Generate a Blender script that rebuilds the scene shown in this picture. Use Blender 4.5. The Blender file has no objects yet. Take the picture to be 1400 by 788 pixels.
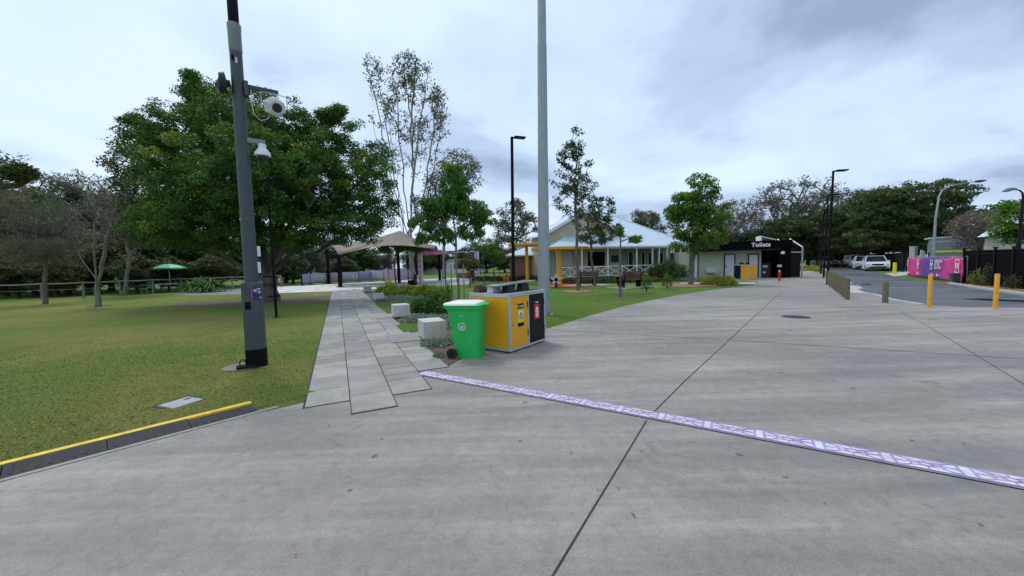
import bpy, math, random
import numpy as np
from mathutils import Vector, Matrix
random.seed(7); rng = np.random.default_rng(7)
S = bpy.context.scene; COL = S.collection
# ------------------------------------------------------------------ camera, world, sun, exposure
FP = 510.0; CAMH = 1.65; PITCH = math.atan(32/510); ROLL = math.atan(0.0256)
Fv = Vector((0, math.cos(PITCH), -math.sin(PITCH)))
U0 = Vector((0, math.sin(PITCH), math.cos(PITCH))); R0 = Vector((1, 0, 0))
Rv = R0*math.cos(ROLL) - U0*math.sin(ROLL); Uv = U0*math.cos(ROLL) + R0*math.sin(ROLL)
cam = bpy.data.cameras.new('camera'); camo = bpy.data.objects.new('camera', cam); COL.objects.link(camo)
cam.lens = FP/1400*36; cam.sensor_width = 36; cam.clip_end = 3000; cam.clip_start = 0.05
M = Matrix(((Rv.x, Uv.x, -Fv.x, 0), (Rv.y, Uv.y, -Fv.y, 0), (Rv.z, Uv.z, -Fv.z, CAMH), (0, 0, 0, 1)))
camo.matrix_world = M; S.camera = camo
SUN_EL, SUN_AZ = math.radians(58), math.radians(-35)
w = bpy.data.worlds.new('World'); S.world = w; w.use_nodes = True
nt = w.node_tree; nt.nodes.clear()
def N(t, typ, **kw):
    n = t.nodes.new(typ)
    for k, v in kw.items():
        if k.startswith('i_'): n.inputs[k[2:].replace('_', ' ')].default_value = v
        else: setattr(n, k, v)
    return n
out = N(nt, 'ShaderNodeOutputWorld')
sky = N(nt, 'ShaderNodeTexSky', sky_type='NISHITA'); sky.sun_disc = False
sky.sun_elevation = SUN_EL; sky.sun_rotation = SUN_AZ
bgA = N(nt, 'ShaderNodeBackground'); bgA.inputs[1].default_value = 0.10
nt.links.new(sky.outputs[0], bgA.inputs[0])
tc = N(nt, 'ShaderNodeTexCoord'); sep = N(nt, 'ShaderNodeSeparateXYZ'); nt.links.new(tc.outputs['Generated'], sep.inputs[0])
def mth(t, op, a, b=None, c=None):
    n = N(t, 'ShaderNodeMath', operation=op)
    for i, x in enumerate((a, b, c)):
        if x is None: continue
        if isinstance(x, (int, float)): n.inputs[i].default_value = x
        else: t.links.new(x, n.inputs[i])
    return n.outputs[0]
zz = mth(nt, 'ADD', mth(nt, 'MAXIMUM', sep.outputs[2], 0.0), 0.22)
cx = mth(nt, 'DIVIDE', sep.outputs[0], zz); cy = mth(nt, 'DIVIDE', sep.outputs[1], zz)
cmb = N(nt, 'ShaderNodeCombineXYZ'); nt.links.new(cx, cmb.inputs[0]); nt.links.new(cy, cmb.inputs[1])
cmb.inputs[2].default_value = 3.7
n1 = N(nt, 'ShaderNodeTexNoise'); n1.inputs['Scale'].default_value = 0.80; n1.inputs['Detail'].default_value = 8; n1.inputs['Roughness'].default_value = 0.50; n1.inputs['Distortion'].default_value = 0.25
nt.links.new(cmb.outputs[0], n1.inputs['Vector'])
n2 = N(nt, 'ShaderNodeTexNoise'); n2.inputs['Scale'].default_value = 2.6; n2.inputs['Detail'].default_value = 6; n2.inputs['Roughness'].default_value = 0.5
nt.links.new(cmb.outputs[0], n2.inputs['Vector'])
# heavier cloud banks towards the right of the view and low down
bank = mth(nt, 'MULTIPLY', mth(nt, 'ADD', sep.outputs[0], 0.45), 0.20)
low = mth(nt, 'MULTIPLY', mth(nt, 'SUBTRACT', 0.75, sep.outputs[2]), 0.10)
v = mth(nt, 'ADD', mth(nt, 'SUBTRACT', mth(nt, 'ADD', mth(nt, 'MULTIPLY', n1.outputs[0], 1.45), mth(nt, 'MULTIPLY', n2.outputs[0], 0.30)), 0.33), mth(nt, 'ADD', bank, low))
ramp = N(nt, 'ShaderNodeValToRGB'); nt.links.new(v, ramp.inputs[0])
cr = ramp.color_ramp; cr.interpolation = 'EASE'
cr.elements[0].position = 0.54; cr.elements[0].color = (0.59, 0.71, 0.87, 1)
cr.elements[1].position = 0.98; cr.elements[1].color = (0.25, 0.32, 0.46, 1)
e = cr.elements.new(0.70); e.color = (0.51, 0.625, 0.79, 1)
e = cr.elements.new(0.82); e.color = (0.40, 0.50, 0.67, 1)
bgB = N(nt, 'ShaderNodeBackground'); bgB.inputs[1].default_value = 1.0; nt.links.new(ramp.outputs[0], bgB.inputs[0])
mx = N(nt, 'ShaderNodeMixShader'); mx.inputs[0].default_value = 0.92
nt.links.new(bgA.outputs[0], mx.inputs[1]); nt.links.new(bgB.outputs[0], mx.inputs[2]); nt.links.new(mx.outputs[0], out.inputs[0])
sun = bpy.data.lights.new('sun', 'SUN'); sun.energy = 1.25; sun.angle = math.radians(16); sun.color = (1, 0.97, 0.92)
so = bpy.data.objects.new('sun', sun); COL.objects.link(so)
sd = Vector((math.sin(SUN_AZ)*math.cos(SUN_EL), math.cos(SUN_AZ)*math.cos(SUN_EL), math.sin(SUN_EL)))
so.rotation_euler = sd.to_track_quat('Z', 'Y').to_euler()
S.view_settings.view_transform = 'Standard'; S.view_settings.look = 'None'; S.view_settings.exposure = 0.45; S.view_settings.gamma = 1
S.render.resolution_x = 1024; S.render.resolution_y = 576

# ------------------------------------------------------------------ picture measurements -> places in the world
def ray(px, py): return Fv + Rv*((px-700)/FP) + Uv*((394-py)/FP)
def G(px, py, z=0.0):
    d = ray(px, py); t = (z-CAMH)/d.z; return Vector((d.x*t, d.y*t, z))
def W(px, py, Y):
    d = ray(px, py); t = Y/d.y; return Vector((d.x*t, Y, CAMH+d.z*t))
def Zat(x, y, py):
    v = (394-py)/FP
    return CAMH + (v*(x*Fv.x+y*Fv.y) - (x*Uv.x+y*Uv.y))/(Uv.z - v*Fv.z)

# ------------------------------------------------------------------ materials
def ramp_node(t, fac, stops):
    r = N(t, 'ShaderNodeValToRGB'); t.links.new(fac, r.inputs[0]); c = r.color_ramp
    c.elements[0].position = stops[0][0]; c.elements[0].color = (*stops[0][1], 1)
    c.elements[1].position = stops[-1][0]; c.elements[1].color = (*stops[-1][1], 1)
    for p, col in stops[1:-1]:
        e = c.elements.new(p); e.color = (*col, 1)
    return r.outputs[0]
def noise(t, vec, scale, detail=5, rough=0.55, dist=0.0):
    n = N(t, 'ShaderNodeTexNoise'); n.inputs['Scale'].default_value = scale; n.inputs['Detail'].default_value = detail
    n.inputs['Roughness'].default_value = rough; n.inputs['Distortion'].default_value = dist
    if vec is not None: t.links.new(vec, n.inputs['Vector'])
    return n.outputs[0]
def mapping(t, scale=(1, 1, 1), rot=(0, 0, 0), coord='Object'):
    c = N(t, 'ShaderNodeTexCoord'); m = N(t, 'ShaderNodeMapping'); m.inputs['Scale'].default_value = scale; m.inputs['Rotation'].default_value = rot
    t.links.new(c.outputs[coord], m.inputs[0]); return m.outputs[0]
def worldpos(t, scale=(1, 1, 1), rot=(0, 0, 0)):
    g = N(t, 'ShaderNodeNewGeometry'); m = N(t, 'ShaderNodeMapping'); m.inputs['Scale'].default_value = scale; m.inputs['Rotation'].default_value = rot
    t.links.new(g.outputs['Position'], m.inputs[0]); return m.outputs[0]
def mixc(t, fac, a, b, mode='MIX'):
    n = N(t, 'ShaderNodeMix', data_type='RGBA', blend_type=mode)
    for i, x in ((0, fac), (6, a), (7, b)):
        if isinstance(x, (int, float)): n.inputs[i].default_value = x
        elif isinstance(x, tuple): n.inputs[i].default_value = (*x, 1)
        else: t.links.new(x, n.inputs[i])
    return n.outputs[2]
def newmat(name):
    m = bpy.data.materials.new(name); m.use_nodes = True; t = m.node_tree
    b = t.nodes['Principled BSDF']; return m, t, b
def bump(t, b, h, strength=0.3, dist=0.01):
    n = N(t, 'ShaderNodeBump'); n.inputs['Strength'].default_value = strength; n.inputs['Distance'].default_value = dist
    t.links.new(h, n.inputs['Height']); t.links.new(n.outputs[0], b.inputs['Normal'])
def grime(name, amount=0.35, scale=7, tint=(0.12, 0.10, 0.08)):
    m = MT[name]; t = m.node_tree; b = t.nodes['Principled BSDF']; src = b.inputs['Base Color'].links[0].from_socket
    f = noise(t, mapping(t, (1, 1, 0.5)), scale, 8, 0.75, 0.6); k = ramp_node(t, f, [(0.52, (0, 0, 0)), (0.75, (amount,)*3)])
    f2 = noise(t, mapping(t, (3, 3, 0.35)), scale*2.2, 5, 0.8); k2 = ramp_node(t, f2, [(0.60, (0, 0, 0)), (0.72, (amount*0.7,)*3)])
    c = mixc(t, k, src, tint); c = mixc(t, k2, c, (0.55, 0.55, 0.5)); t.links.new(c, b.inputs['Base Color'])
def simple(name, col, rough=0.6, var=0.18, scale=3.0, metal=0.0, bstr=0.1, spec=0.5, stretch=(1, 1, 1)):
    m, t, b = newmat(name); v = mapping(t, stretch)
    f = noise(t, v, scale, 6); c0 = tuple(c*(1-var) for c in col); c1 = tuple(min(1, c*(1+var)) for c in col)
    t.links.new(ramp_node(t, f, [(0.3, c0), (0.7, c1)]), b.inputs['Base Color'])
    f2 = noise(t, v, scale*9, 4)
    r = N(t, 'ShaderNodeMapRange'); r.inputs['To Min'].default_value = max(0.05, rough-0.12); r.inputs['To Max'].default_value = min(1, rough+0.12)
    t.links.new(f2, r.inputs[0]); t.links.new(r.outputs[0], b.inputs['Roughness'])
    b.inputs['Metallic'].default_value = metal; b.inputs['Specular IOR Level'].default_value = spec
    if bstr: bump(t, b, f2, bstr, 0.004)
    return m
MT = {}
def leafmat(name, lo, hi, trans=0.25, rough=0.55, spec=0.3):
    m, t, b = newmat(name); g = N(t, 'ShaderNodeNewGeometry')
    v = mapping(t); f = noise(t, v, 0.55, 3)
    fac = mth(t, 'ADD', mth(t, 'MULTIPLY', g.outputs['Random Per Island'], 0.55), mth(t, 'MULTIPLY', mth(t, 'SUBTRACT', f, 0.3), 1.1))
    c = ramp_node(t, fac, [(0.1, lo), (0.9, hi)]); t.links.new(c, b.inputs['Base Color'])
    b.inputs['Roughness'].default_value = rough; b.inputs['Specular IOR Level'].default_value = spec
    tr = N(t, 'ShaderNodeBsdfTranslucent'); c2 = mixc(t, 1.0, c, (1.3, 1.3, 0.6), 'MULTIPLY'); t.links.new(c2, tr.inputs[0])
    ms = N(t, 'ShaderNodeMixShader'); ms.inputs[0].default_value = trans
    o = t.nodes['Material Output']; t.links.new(b.outputs[0], ms.inputs[1]); t.links.new(tr.outputs[0], ms.inputs[2]); t.links.new(ms.outputs[0], o.inputs[0])
    return m
MT['leaf_fig'] = leafmat('leaf_fig', (0.022, 0.062, 0.013), (0.115, 0.23, 0.04))
MT['leaf_fig_new'] = leafmat('leaf_fig_new', (0.10, 0.16, 0.02), (0.26, 0.30, 0.05))
MT['leaf_bright'] = leafmat('leaf_bright', (0.03, 0.09, 0.015), (0.16, 0.30, 0.04), 0.3)
MT['leaf_mango'] = leafmat('leaf_mango', (0.022, 0.075, 0.016), (0.10, 0.25, 0.035), 0.3)
MT['leaf_dark'] = leafmat('leaf_dark', (0.030, 0.058, 0.020), (0.10, 0.145, 0.045), 0.15)
MT['leaf_gum'] = leafmat('leaf_gum', (0.07, 0.08, 0.05), (0.18, 0.18, 0.12), 0.2)
MT['leaf_grey'] = leafmat('leaf_grey', (0.07, 0.08, 0.065), (0.15, 0.15, 0.12), 0.15)
MT['leaf_cas'] = leafmat('leaf_cas', (0.07, 0.085, 0.06), (0.18, 0.20, 0.14), 0.15)
MT['leaf_mauve'] = leafmat('leaf_mauve', (0.13, 0.10, 0.09), (0.26, 0.21, 0.20), 0.15)
MT['leaf_olive'] = leafmat('leaf_olive', (0.05, 0.07, 0.025), (0.13, 0.15, 0.05), 0.2)
MT['leaf_silver'] = leafmat('leaf_silver', (0.14, 0.20, 0.15), (0.30, 0.38, 0.30), 0.1, 0.8)
MT['leaf_lime'] = leafmat('leaf_lime', (0.06, 0.14, 0.015), (0.30, 0.36, 0.05), 0.25)
MT['leaf_yellow'] = leafmat('leaf_yellow', (0.14, 0.16, 0.03), (0.45, 0.42, 0.06), 0.25)
def barkmat(name, lo, hi, sc=6):
    m, t, b = newmat(name); v = mapping(t, (1, 1, 0.25)); f = noise(t, v, sc, 8, 0.7); f2 = noise(t, mapping(t), 1.2, 3)
    c = ramp_node(t, f, [(0.3, lo), (0.7, hi)]); c = mixc(t, f2, c, tuple(x*0.6 for x in lo)); t.links.new(c, b.inputs['Base Color'])
    b.inputs['Roughness'].default_value = 0.9; bump(t, b, f, 0.6, 0.03); return m
MT['bark_fig'] = barkmat('bark_fig', (0.10, 0.085, 0.07), (0.26, 0.23, 0.19))
MT['bark_gum'] = barkmat('bark_gum', (0.26, 0.23, 0.20), (0.50, 0.46, 0.42))
MT['bark_dark'] = barkmat('bark_dark', (0.05, 0.042, 0.035), (0.13, 0.11, 0.09))
MT['bark_pale'] = barkmat('bark_pale', (0.17, 0.16, 0.13), (0.36, 0.34, 0.29))

def mat_concrete(name, base, dark, warm, rot=0.2):
    m, t, b = newmat(name); v = worldpos(t)
    big = noise(t, v, 0.22, 5, 0.6, 0.5); streak = noise(t, worldpos(t, (0.22, 2.6, 1), (0, 0, -0.12)), 1.0, 9, 0.68, 0.25)
    med = noise(t, v, 2.2, 6, 0.65); fine = noise(t, v, 90, 5, 0.7); speck = noise(t, v, 420, 2, 0.5)
    f = mth(t, 'ADD', mth(t, 'MULTIPLY', big, 0.32), mth(t, 'ADD', mth(t, 'MULTIPLY', streak, 0.56), mth(t, 'MULTIPLY', med, 0.14)))
    c = ramp_node(t, f, [(0.38, dark), (0.47, tuple((a+d)/2 for a, d in zip(base, dark))), (0.53, base), (0.63, warm)])
    # old damp and tyre stains with their own patchy outline
    st = noise(t, v, 1.1, 9, 0.75, 0.9); sm = noise(t, v, 0.33, 2)
    stf = mth(t, 'MULTIPLY', ramp_node(t, st, [(0.56, (0, 0, 0)), (0.68, (1, 1, 1))]), ramp_node(t, sm, [(0.45, (0, 0, 0)), (0.62, (0.8, 0.8, 0.8))]))
    c = mixc(t, stf, c, tuple(x*0.62 for x in dark))
    g = ramp_node(t, fine, [(0.3, (0.70, 0.70, 0.70)), (0.7, (1.18, 1.18, 1.18))]); c = mixc(t, 1.0, c, g, 'MULTIPLY')
    mid = noise(t, v, 11, 6, 0.75, 0.6); g = ramp_node(t, mid, [(0.34, (0.84, 0.84, 0.85)), (0.5, (1, 1, 1)), (0.66, (1.10, 1.10, 1.09))]); c = mixc(t, 1.0, c, g, 'MULTIPLY')
    g = ramp_node(t, speck, [(0.32, (0.72, 0.72, 0.72)), (0.42, (1, 1, 1)), (0.62, (1, 1, 1)), (0.7, (1.25, 1.25, 1.25))]); c = mixc(t, 0.6, c, g, 'MULTIPLY')
    t.links.new(c, b.inputs['Base Color'])
    rr = ramp_node(t, streak, [(0.35, (0.5, 0.5, 0.5)), (0.65, (0.8, 0.8, 0.8))]); t.links.new(rr, b.inputs['Roughness'])
    b.inputs['Specular IOR Level'].default_value = 0.35
    bump(t, b, mth(t, 'ADD', fine, mth(t, 'MULTIPLY', med, 0.8)), 0.35, 0.004); return m
MT['concrete'] = mat_concrete('concrete', (0.288, 0.264, 0.236), (0.185, 0.172, 0.158), (0.385, 0.358, 0.320))
m, t, b = newmat('paver'); MT['paver'] = m
g = N(t, 'ShaderNodeNewGeometry'); v = worldpos(t)
c = ramp_node(t, g.outputs['Random Per Island'], [(0, (0.225, 0.214, 0.195)), (0.3, (0.25, 0.244, 0.242)), (0.65, (0.30, 0.288, 0.255)), (1, (0.345, 0.332, 0.29))])
f = noise(t, v, 2.5, 7, 0.65, 0.5); c = mixc(t, 1.0, c, ramp_node(t, f, [(0.3, (0.74, 0.74, 0.72)), (0.55, (1, 1, 1)), (0.75, (1.13, 1.13, 1.12))]), 'MULTIPLY')
f2 = noise(t, v, 160, 4, 0.7); c = mixc(t, 1.0, c, ramp_node(t, f2, [(0.3, (0.85, 0.85, 0.85)), (0.7, (1.1, 1.1, 1.1))]), 'MULTIPLY')
t.links.new(c, b.inputs['Base Color']); b.inputs['Roughness'].default_value = 0.75; bump(t, b, f2, 0.3, 0.003)
MT['block'] = simple('block', (0.50, 0.49, 0.45), 0.8, 0.14, 3, bstr=0.3)
m, t, b = newmat('asphalt'); MT['asphalt'] = m; v = worldpos(t)
f = noise(t, worldpos(t, (0.35, 1.4, 1), (0, 0, 0.3)), 0.5, 6, 0.6, 0.5); f2 = noise(t, v, 120, 3, 0.8)
c = ramp_node(t, f, [(0.35, (0.055, 0.058, 0.065)), (0.5, (0.085, 0.088, 0.097)), (0.68, (0.14, 0.14, 0.15))])
c = mixc(t, 1.0, c, ramp_node(t, f2, [(0.3, (0.6, 0.6, 0.6)), (0.7, (1.4, 1.4, 1.4))]), 'MULTIPLY'); t.links.new(c, b.inputs['Base Color'])
t.links.new(ramp_node(t, f, [(0.4, (0.35, 0.35, 0.35)), (0.6, (0.75, 0.75, 0.75))]), b.inputs['Roughness']); bump(t, b, f2, 0.5, 0.008)
def mat_grass(name, cols, green_bias=0.0):
    m, t, b = newmat(name); v = worldpos(t)
    big = noise(t, worldpos(t, (0.7, 1.0, 1)), 0.16, 5, 0.6, 0.6); med = noise(t, v, 1.3, 6, 0.7, 0.3); fine = noise(t, worldpos(t, (1, 1.6, 1)), 38, 4, 0.8); vf = noise(t, v, 130, 3, 0.8)
    f = mth(t, 'ADD', mth(t, 'ADD', mth(t, 'MULTIPLY', big, 0.85), mth(t, 'MULTIPLY', med, 0.3)), green_bias-0.075)
    c = ramp_node(t, f, cols)
    c = mixc(t, 1.0, c, ramp_node(t, fine, [(0.3, (0.55, 0.6, 0.5)), (0.5, (1, 1, 1)), (0.72, (1.45, 1.35, 1.3))]), 'MULTIPLY')
    c = mixc(t, 1.0, c, ramp_node(t, vf, [(0.3, (0.65, 0.65, 0.6)), (0.7, (1.3, 1.3, 1.2))]), 'MULTIPLY')
    t.links.new(c, b.inputs['Base Color']); b.inputs['Roughness'].default_value = 0.95; b.inputs['Specular IOR Level'].default_value = 0.1
    bump(t, b, mth(t, 'ADD', fine, vf), 0.9, 0.03); return m
GC = [(0.33, (0.31, 0.27, 0.10)), (0.43, (0.24, 0.245, 0.072)), (0.52, (0.165, 0.222, 0.052)), (0.66, (0.11, 0.205, 0.038))]
MT['grass'] = mat_grass('grass', GC); MT['grass_green'] = mat_grass('grass_green', GC, 0.14)
m, t, b = newmat('grass_blade'); MT['blade'] = m; g = N(t, 'ShaderNodeNewGeometry'); v = worldpos(t)
big = noise(t, worldpos(t, (0.7, 1.0, 1)), 0.16, 5, 0.6, 0.6)
f = mth(t, 'ADD', mth(t, 'MULTIPLY', big, 0.9), mth(t, 'MULTIPLY', g.outputs['Random Per Island'], 0.20))
t.links.new(ramp_node(t, mth(t, 'SUBTRACT', f, 0.055), [(0.22, (0.42, 0.37, 0.15)), (0.36, (0.30, 0.30, 0.09)), (0.48, (0.205, 0.265, 0.062)), (0.68, (0.13, 0.24, 0.045))]), b.inputs['Base Color'])
b.inputs['Roughness'].default_value = 0.7; b.inputs['Specular IOR Level'].default_value = 0.2
m, t, b = newmat('mulch'); MT['mulch'] = m; v = worldpos(t); vo = N(t, 'ShaderNodeTexVoronoi'); vo.inputs['Scale'].default_value = 42; t.links.new(v, vo.inputs['Vector'])
f = noise(t, v, 30, 5, 0.8); c = ramp_node(t, f, [(0.3, (0.05, 0.035, 0.025)), (0.5, (0.15, 0.105, 0.075)), (0.72, (0.32, 0.25, 0.19))]); c = mixc(t, 0.4, c, vo.outputs['Color'], 'MULTIPLY')
t.links.new(c, b.inputs['Base Color']); b.inputs['Roughness'].default_value = 0.95; bump(t, b, f, 1.0, 0.03)
MT['woodchip'] = simple('woodchip', (0.26, 0.15, 0.08), 0.95, 0.5, 14, bstr=1.0)
MT['leaflitter'] = simple('leaflitter', (0.11, 0.08, 0.045), 0.95, 0.55, 6, bstr=1.0)
m, t, b = newmat('play_paint'); MT['play_paint'] = m; v = worldpos(t); f = noise(t, v, 0.7, 5, 0.6, 1.0)
t.links.new(ramp_node(t, f, [(0.36, (0.30, 0.27, 0.34)), (0.42, (0.62, 0.58, 0.60)), (0.50, (0.66, 0.64, 0.66)), (0.53, (0.58, 0.36, 0.34)), (0.56, (0.62, 0.60, 0.62)), (0.66, (0.36, 0.44, 0.42))]), b.inputs['Base Color']); b.inputs['Roughness'].default_value = 0.8
MT['red_rubber'] = simple('red_rubber', (0.42, 0.07, 0.04), 0.85, 0.2, 6)
MT['footing'] = simple('footing', (0.20, 0.17, 0.14), 0.9, 0.3, 9)
MT['play_edge'] = simple('play_edge', (0.17, 0.165, 0.185), 0.8, 0.2, 1)
MT['spot'] = simple('spot', (0.13, 0.125, 0.115), 0.8, 0.3, 3)
MT['wet'] = simple('wet', (0.02, 0.02, 0.022), 0.12, 0.2, 3, bstr=0.02)
MT['path_pale'] = simple('path_pale', (0.42, 0.42, 0.40), 0.8, 0.12, 2)
MT['black'] = simple('black', (0.004, 0.004, 0.005), 0.5, 0.25, 4, spec=0.25)
MT['blackmatt'] = simple('blackmatt', (0.006, 0.006, 0.007), 0.8, 0.3, 3, spec=0.15)
MT['charcoal'] = simple('charcoal', (0.028, 0.029, 0.032), 0.55, 0.2, 4, spec=0.3)
MT['pole_green'] = simple('pole_green', (0.05, 0.066, 0.072), 0.6, 0.12, 9, bstr=0.15)
MT['pole_grey'] = simple('pole_grey', (0.20, 0.225, 0.235), 0.5, 0.10, 7, bstr=0.1)
MT['galv'] = simple('galv', (0.30, 0.335, 0.35), 0.5, 0.14, 8, metal=0.25, bstr=0.15, stretch=(1, 1, 0.3))
MT['canopy_sheet'] = simple('canopy_sheet', (0.09, 0.115, 0.115), 0.25, 0.1, 4)
MT['alu'] = simple('alu', (0.50, 0.52, 0.54), 0.4, 0.08, 6, metal=0.4)
MT['white'] = simple('white', (0.75, 0.76, 0.76), 0.5, 0.06, 4)
MT['offwhite'] = simple('offwhite', (0.60, 0.60, 0.62), 0.55, 0.08, 6)
MT['green_bin'] = simple('green_bin', (0.010, 0.43, 0.085), 0.42, 0.10, 5, bstr=0.12)
MT['green_strap'] = simple('green_strap', (0.02, 0.50, 0.22), 0.5)
MT['yellow'] = simple('yellow', (0.78, 0.36, 0.003), 0.42, 0.05, 4)
MT['yellow_post'] = simple('yellow_post', (0.78, 0.36, 0.012), 0.5, 0.10, 6)
MT['kerb_yellow'] = simple('kerb_yellow', (0.75, 0.50, 0.03), 0.7, 0.18, 9, bstr=0.3)
MT['rubber'] = simple('rubber', (0.022, 0.022, 0.024), 0.8, 0.35, 7, bstr=0.4)
MT['red'] = simple('red', (0.55, 0.02, 0.02), 0.5)
MT['orange'] = simple('orange', (0.75, 0.13, 0.03), 0.5)
MT['blue'] = simple('blue', (0.02, 0.15, 0.5), 0.5)
MT['sign_yellow'] = simple('sign_yellow', (0.80, 0.68, 0.02), 0.5, 0.04)
MT['navy'] = simple('navy', (0.018, 0.02, 0.10), 0.5)
MT['purple'] = simple('purple', (0.13, 0.06, 0.30), 0.65)
MT['lilac'] = simple('lilac', (0.33, 0.27, 0.46), 0.65, 0.22, 9)
MT['lilac_flag'] = simple('lilac_flag', (0.42, 0.28, 0.72), 0.6)
MT['drain_white'] = simple('drain_white', (0.58, 0.56, 0.62), 0.65, 0.22, 7)
MT['pink'] = simple('pink', (0.60, 0.06, 0.25), 0.65, 0.12, 4)
m, t, b = newmat('banner'); MT['pink_pale'] = simple('pink_pale', (0.50, 0.22, 0.42), 0.7, 0.15, 6); MT['banner'] = m; v = mapping(t); sp = N(t, 'ShaderNodeSeparateXYZ'); t.links.new(v, sp.inputs[0])
BLEN = (G(1316, 388.5)-G(1240, 378.5)).length; f = mth(t, 'DIVIDE', sp.outputs[0], BLEN)
BFR = lambda px: (lambda a, b, d: ((d*((a.x*b.y-a.y*b.x)/(d.x*b.y-d.y*b.x))-a).dot(b))/BLEN)(G(1240, 378.5), (G(1316, 388.5)-G(1240, 378.5)).normalized(), Vector((ray(px, 370).x, ray(px, 370).y, 0)))
t.links.new(ramp_node(t, f, [(0.0, (0.62, 0.05, 0.25)), (BFR(1254), (0.58, 0.05, 0.26)), (BFR(1262), (0.13, 0.055, 0.30)), (BFR(1279), (0.14, 0.055, 0.31)), (BFR(1292), (0.58, 0.05, 0.27)), (1.0, (0.62, 0.05, 0.25))]), b.inputs['Base Color']); b.inputs['Roughness'].default_value = 0.7
MT['faded_lilac'] = simple('faded_lilac', (0.46, 0.44, 0.60), 0.8, 0.08, 3)
MT['faded_pink'] = simple('faded_pink', (0.58, 0.40, 0.52), 0.8, 0.08, 3)
MT['faded_blue'] = simple('faded_blue', (0.38, 0.39, 0.60), 0.8, 0.08, 3)
MT['logo_faded'] = simple('logo_faded', (0.78, 0.76, 0.84), 0.8, 0.05)
MT['sail'] = simple('sail', (0.22, 0.185, 0.15), 0.85, 0.10, 2)
MT['timber'] = barkmat('timber', (0.11, 0.09, 0.055), (0.34, 0.29, 0.18), 26)
MT['fence_timber'] = barkmat('fence_timber', (0.20, 0.19, 0.17), (0.36, 0.35, 0.32), 9)
MT['darktimber'] = simple('darktimber', (0.09, 0.035, 0.03), 0.7, 0.25, 8)
MT['glass'] = simple('glass', (0.02, 0.025, 0.03), 0.12, 0.3, 2, bstr=0)
MT['tyre'] = simple('tyre', (0.015, 0.015, 0.016), 0.85, 0.2, 6)
MT['carwhite'] = simple('carwhite', (0.70, 0.72, 0.74), 0.3, 0.03, 2, bstr=0)
MT['carsilver'] = simple('carsilver', (0.34, 0.35, 0.37), 0.35, 0.05, 2, metal=0.3, bstr=0)
MT['lens'] = simple('lens', (0.6, 0.62, 0.65), 0.15, 0.05, 2, bstr=0)
MT['tealgreen'] = simple('tealgreen', (0.03, 0.30, 0.14), 0.6)
MT['parasol_green'] = simple('parasol_green', (0.16, 0.55, 0.26), 0.6)
MT['plate'] = simple('plate', (0.55, 0.45, 0.44), 0.5)
for n_, a_, s_ in (('green_bin', 0.14, 5), ('yellow', 0.12, 4), ('black', 0.06, 5), ('alu', 0.30, 7), ('galv', 0.18, 5), ('block', 0.30, 4), ('yellow_post', 0.30, 8), ('kerb_yellow', 0.55, 10), ('drain_white', 0.25, 6), ('lilac', 0.3, 6), ('white', 0.15, 5), ('pole_green', 0.18, 6)): grime(n_, a_, s_)
def stripes(name, col, period, axis, dark=0.6, width=0.12, rough=0.6, var=0.08):
    m, t, b = newmat(name); v = mapping(t); sp = N(t, 'ShaderNodeSeparateXYZ'); t.links.new(v, sp.inputs[0])
    fr = mth(t, 'FRACT', mth(t, 'DIVIDE', sp.outputs[axis], period)); f = noise(t, v, 1.5, 5)
    c = ramp_node(t, f, [(0.3, tuple(x*(1-var) for x in col)), (0.7, tuple(x*(1+var) for x in col))])
    c = mixc(t, mth(t, 'LESS_THAN', fr, width), c, tuple(x*dark for x in col)); t.links.new(c, b.inputs['Base Color'])
    b.inputs['Roughness'].default_value = rough; bump(t, b, mth(t, 'ABSOLUTE', mth(t, 'SUBTRACT', fr, 0.5)), 0.4, 0.02); return m
MT['weatherboard'] = stripes('weatherboard', (0.52, 0.47, 0.33), 0.19, 2)
MT['vj'] = stripes('vj', (0.36, 0.34, 0.28), 0.14, 0, 0.75)
MT['roof'] = stripes('roof', (0.50, 0.59, 0.66), 0.18, 0, 0.85, 0.2, 0.4)
MT['cladblack'] = stripes('cladblack', (0.004, 0.004, 0.005), 0.2, 0, 0.5, 0.15, 0.75)
MT['cladblack'].node_tree.nodes['Principled BSDF'].inputs['Specular IOR Level'].default_value = 0.06
MT['sage'] = stripes('sage', (0.42, 0.45, 0.34), 1.2, 0, 0.45, 0.015, 0.6)
m, t, b = newmat('brick'); MT['brick'] = m; br = N(t, 'ShaderNodeTexBrick'); c = N(t, 'ShaderNodeTexCoord'); mp = N(t, 'ShaderNodeMapping'); mp.inputs['Rotation'].default_value = (math.pi/2, 0, 0)
t.links.new(c.outputs['Object'], mp.inputs[0]); t.links.new(mp.outputs[0], br.inputs[0]); br.inputs['Scale'].default_value = 1; br.inputs['Brick Width'].default_value = 0.24; br.inputs['Row Height'].default_value = 0.086; br.inputs['Mortar Size'].default_value = 0.01
br.inputs['Color1'].default_value = (0.20, 0.075, 0.05, 1); br.inputs['Color2'].default_value = (0.27, 0.11, 0.07, 1); br.inputs['Mortar'].default_value = (0.25, 0.21, 0.18, 1); t.links.new(br.outputs[0], b.inputs['Base Color']); b.inputs['Roughness'].default_value = 0.9

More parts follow.
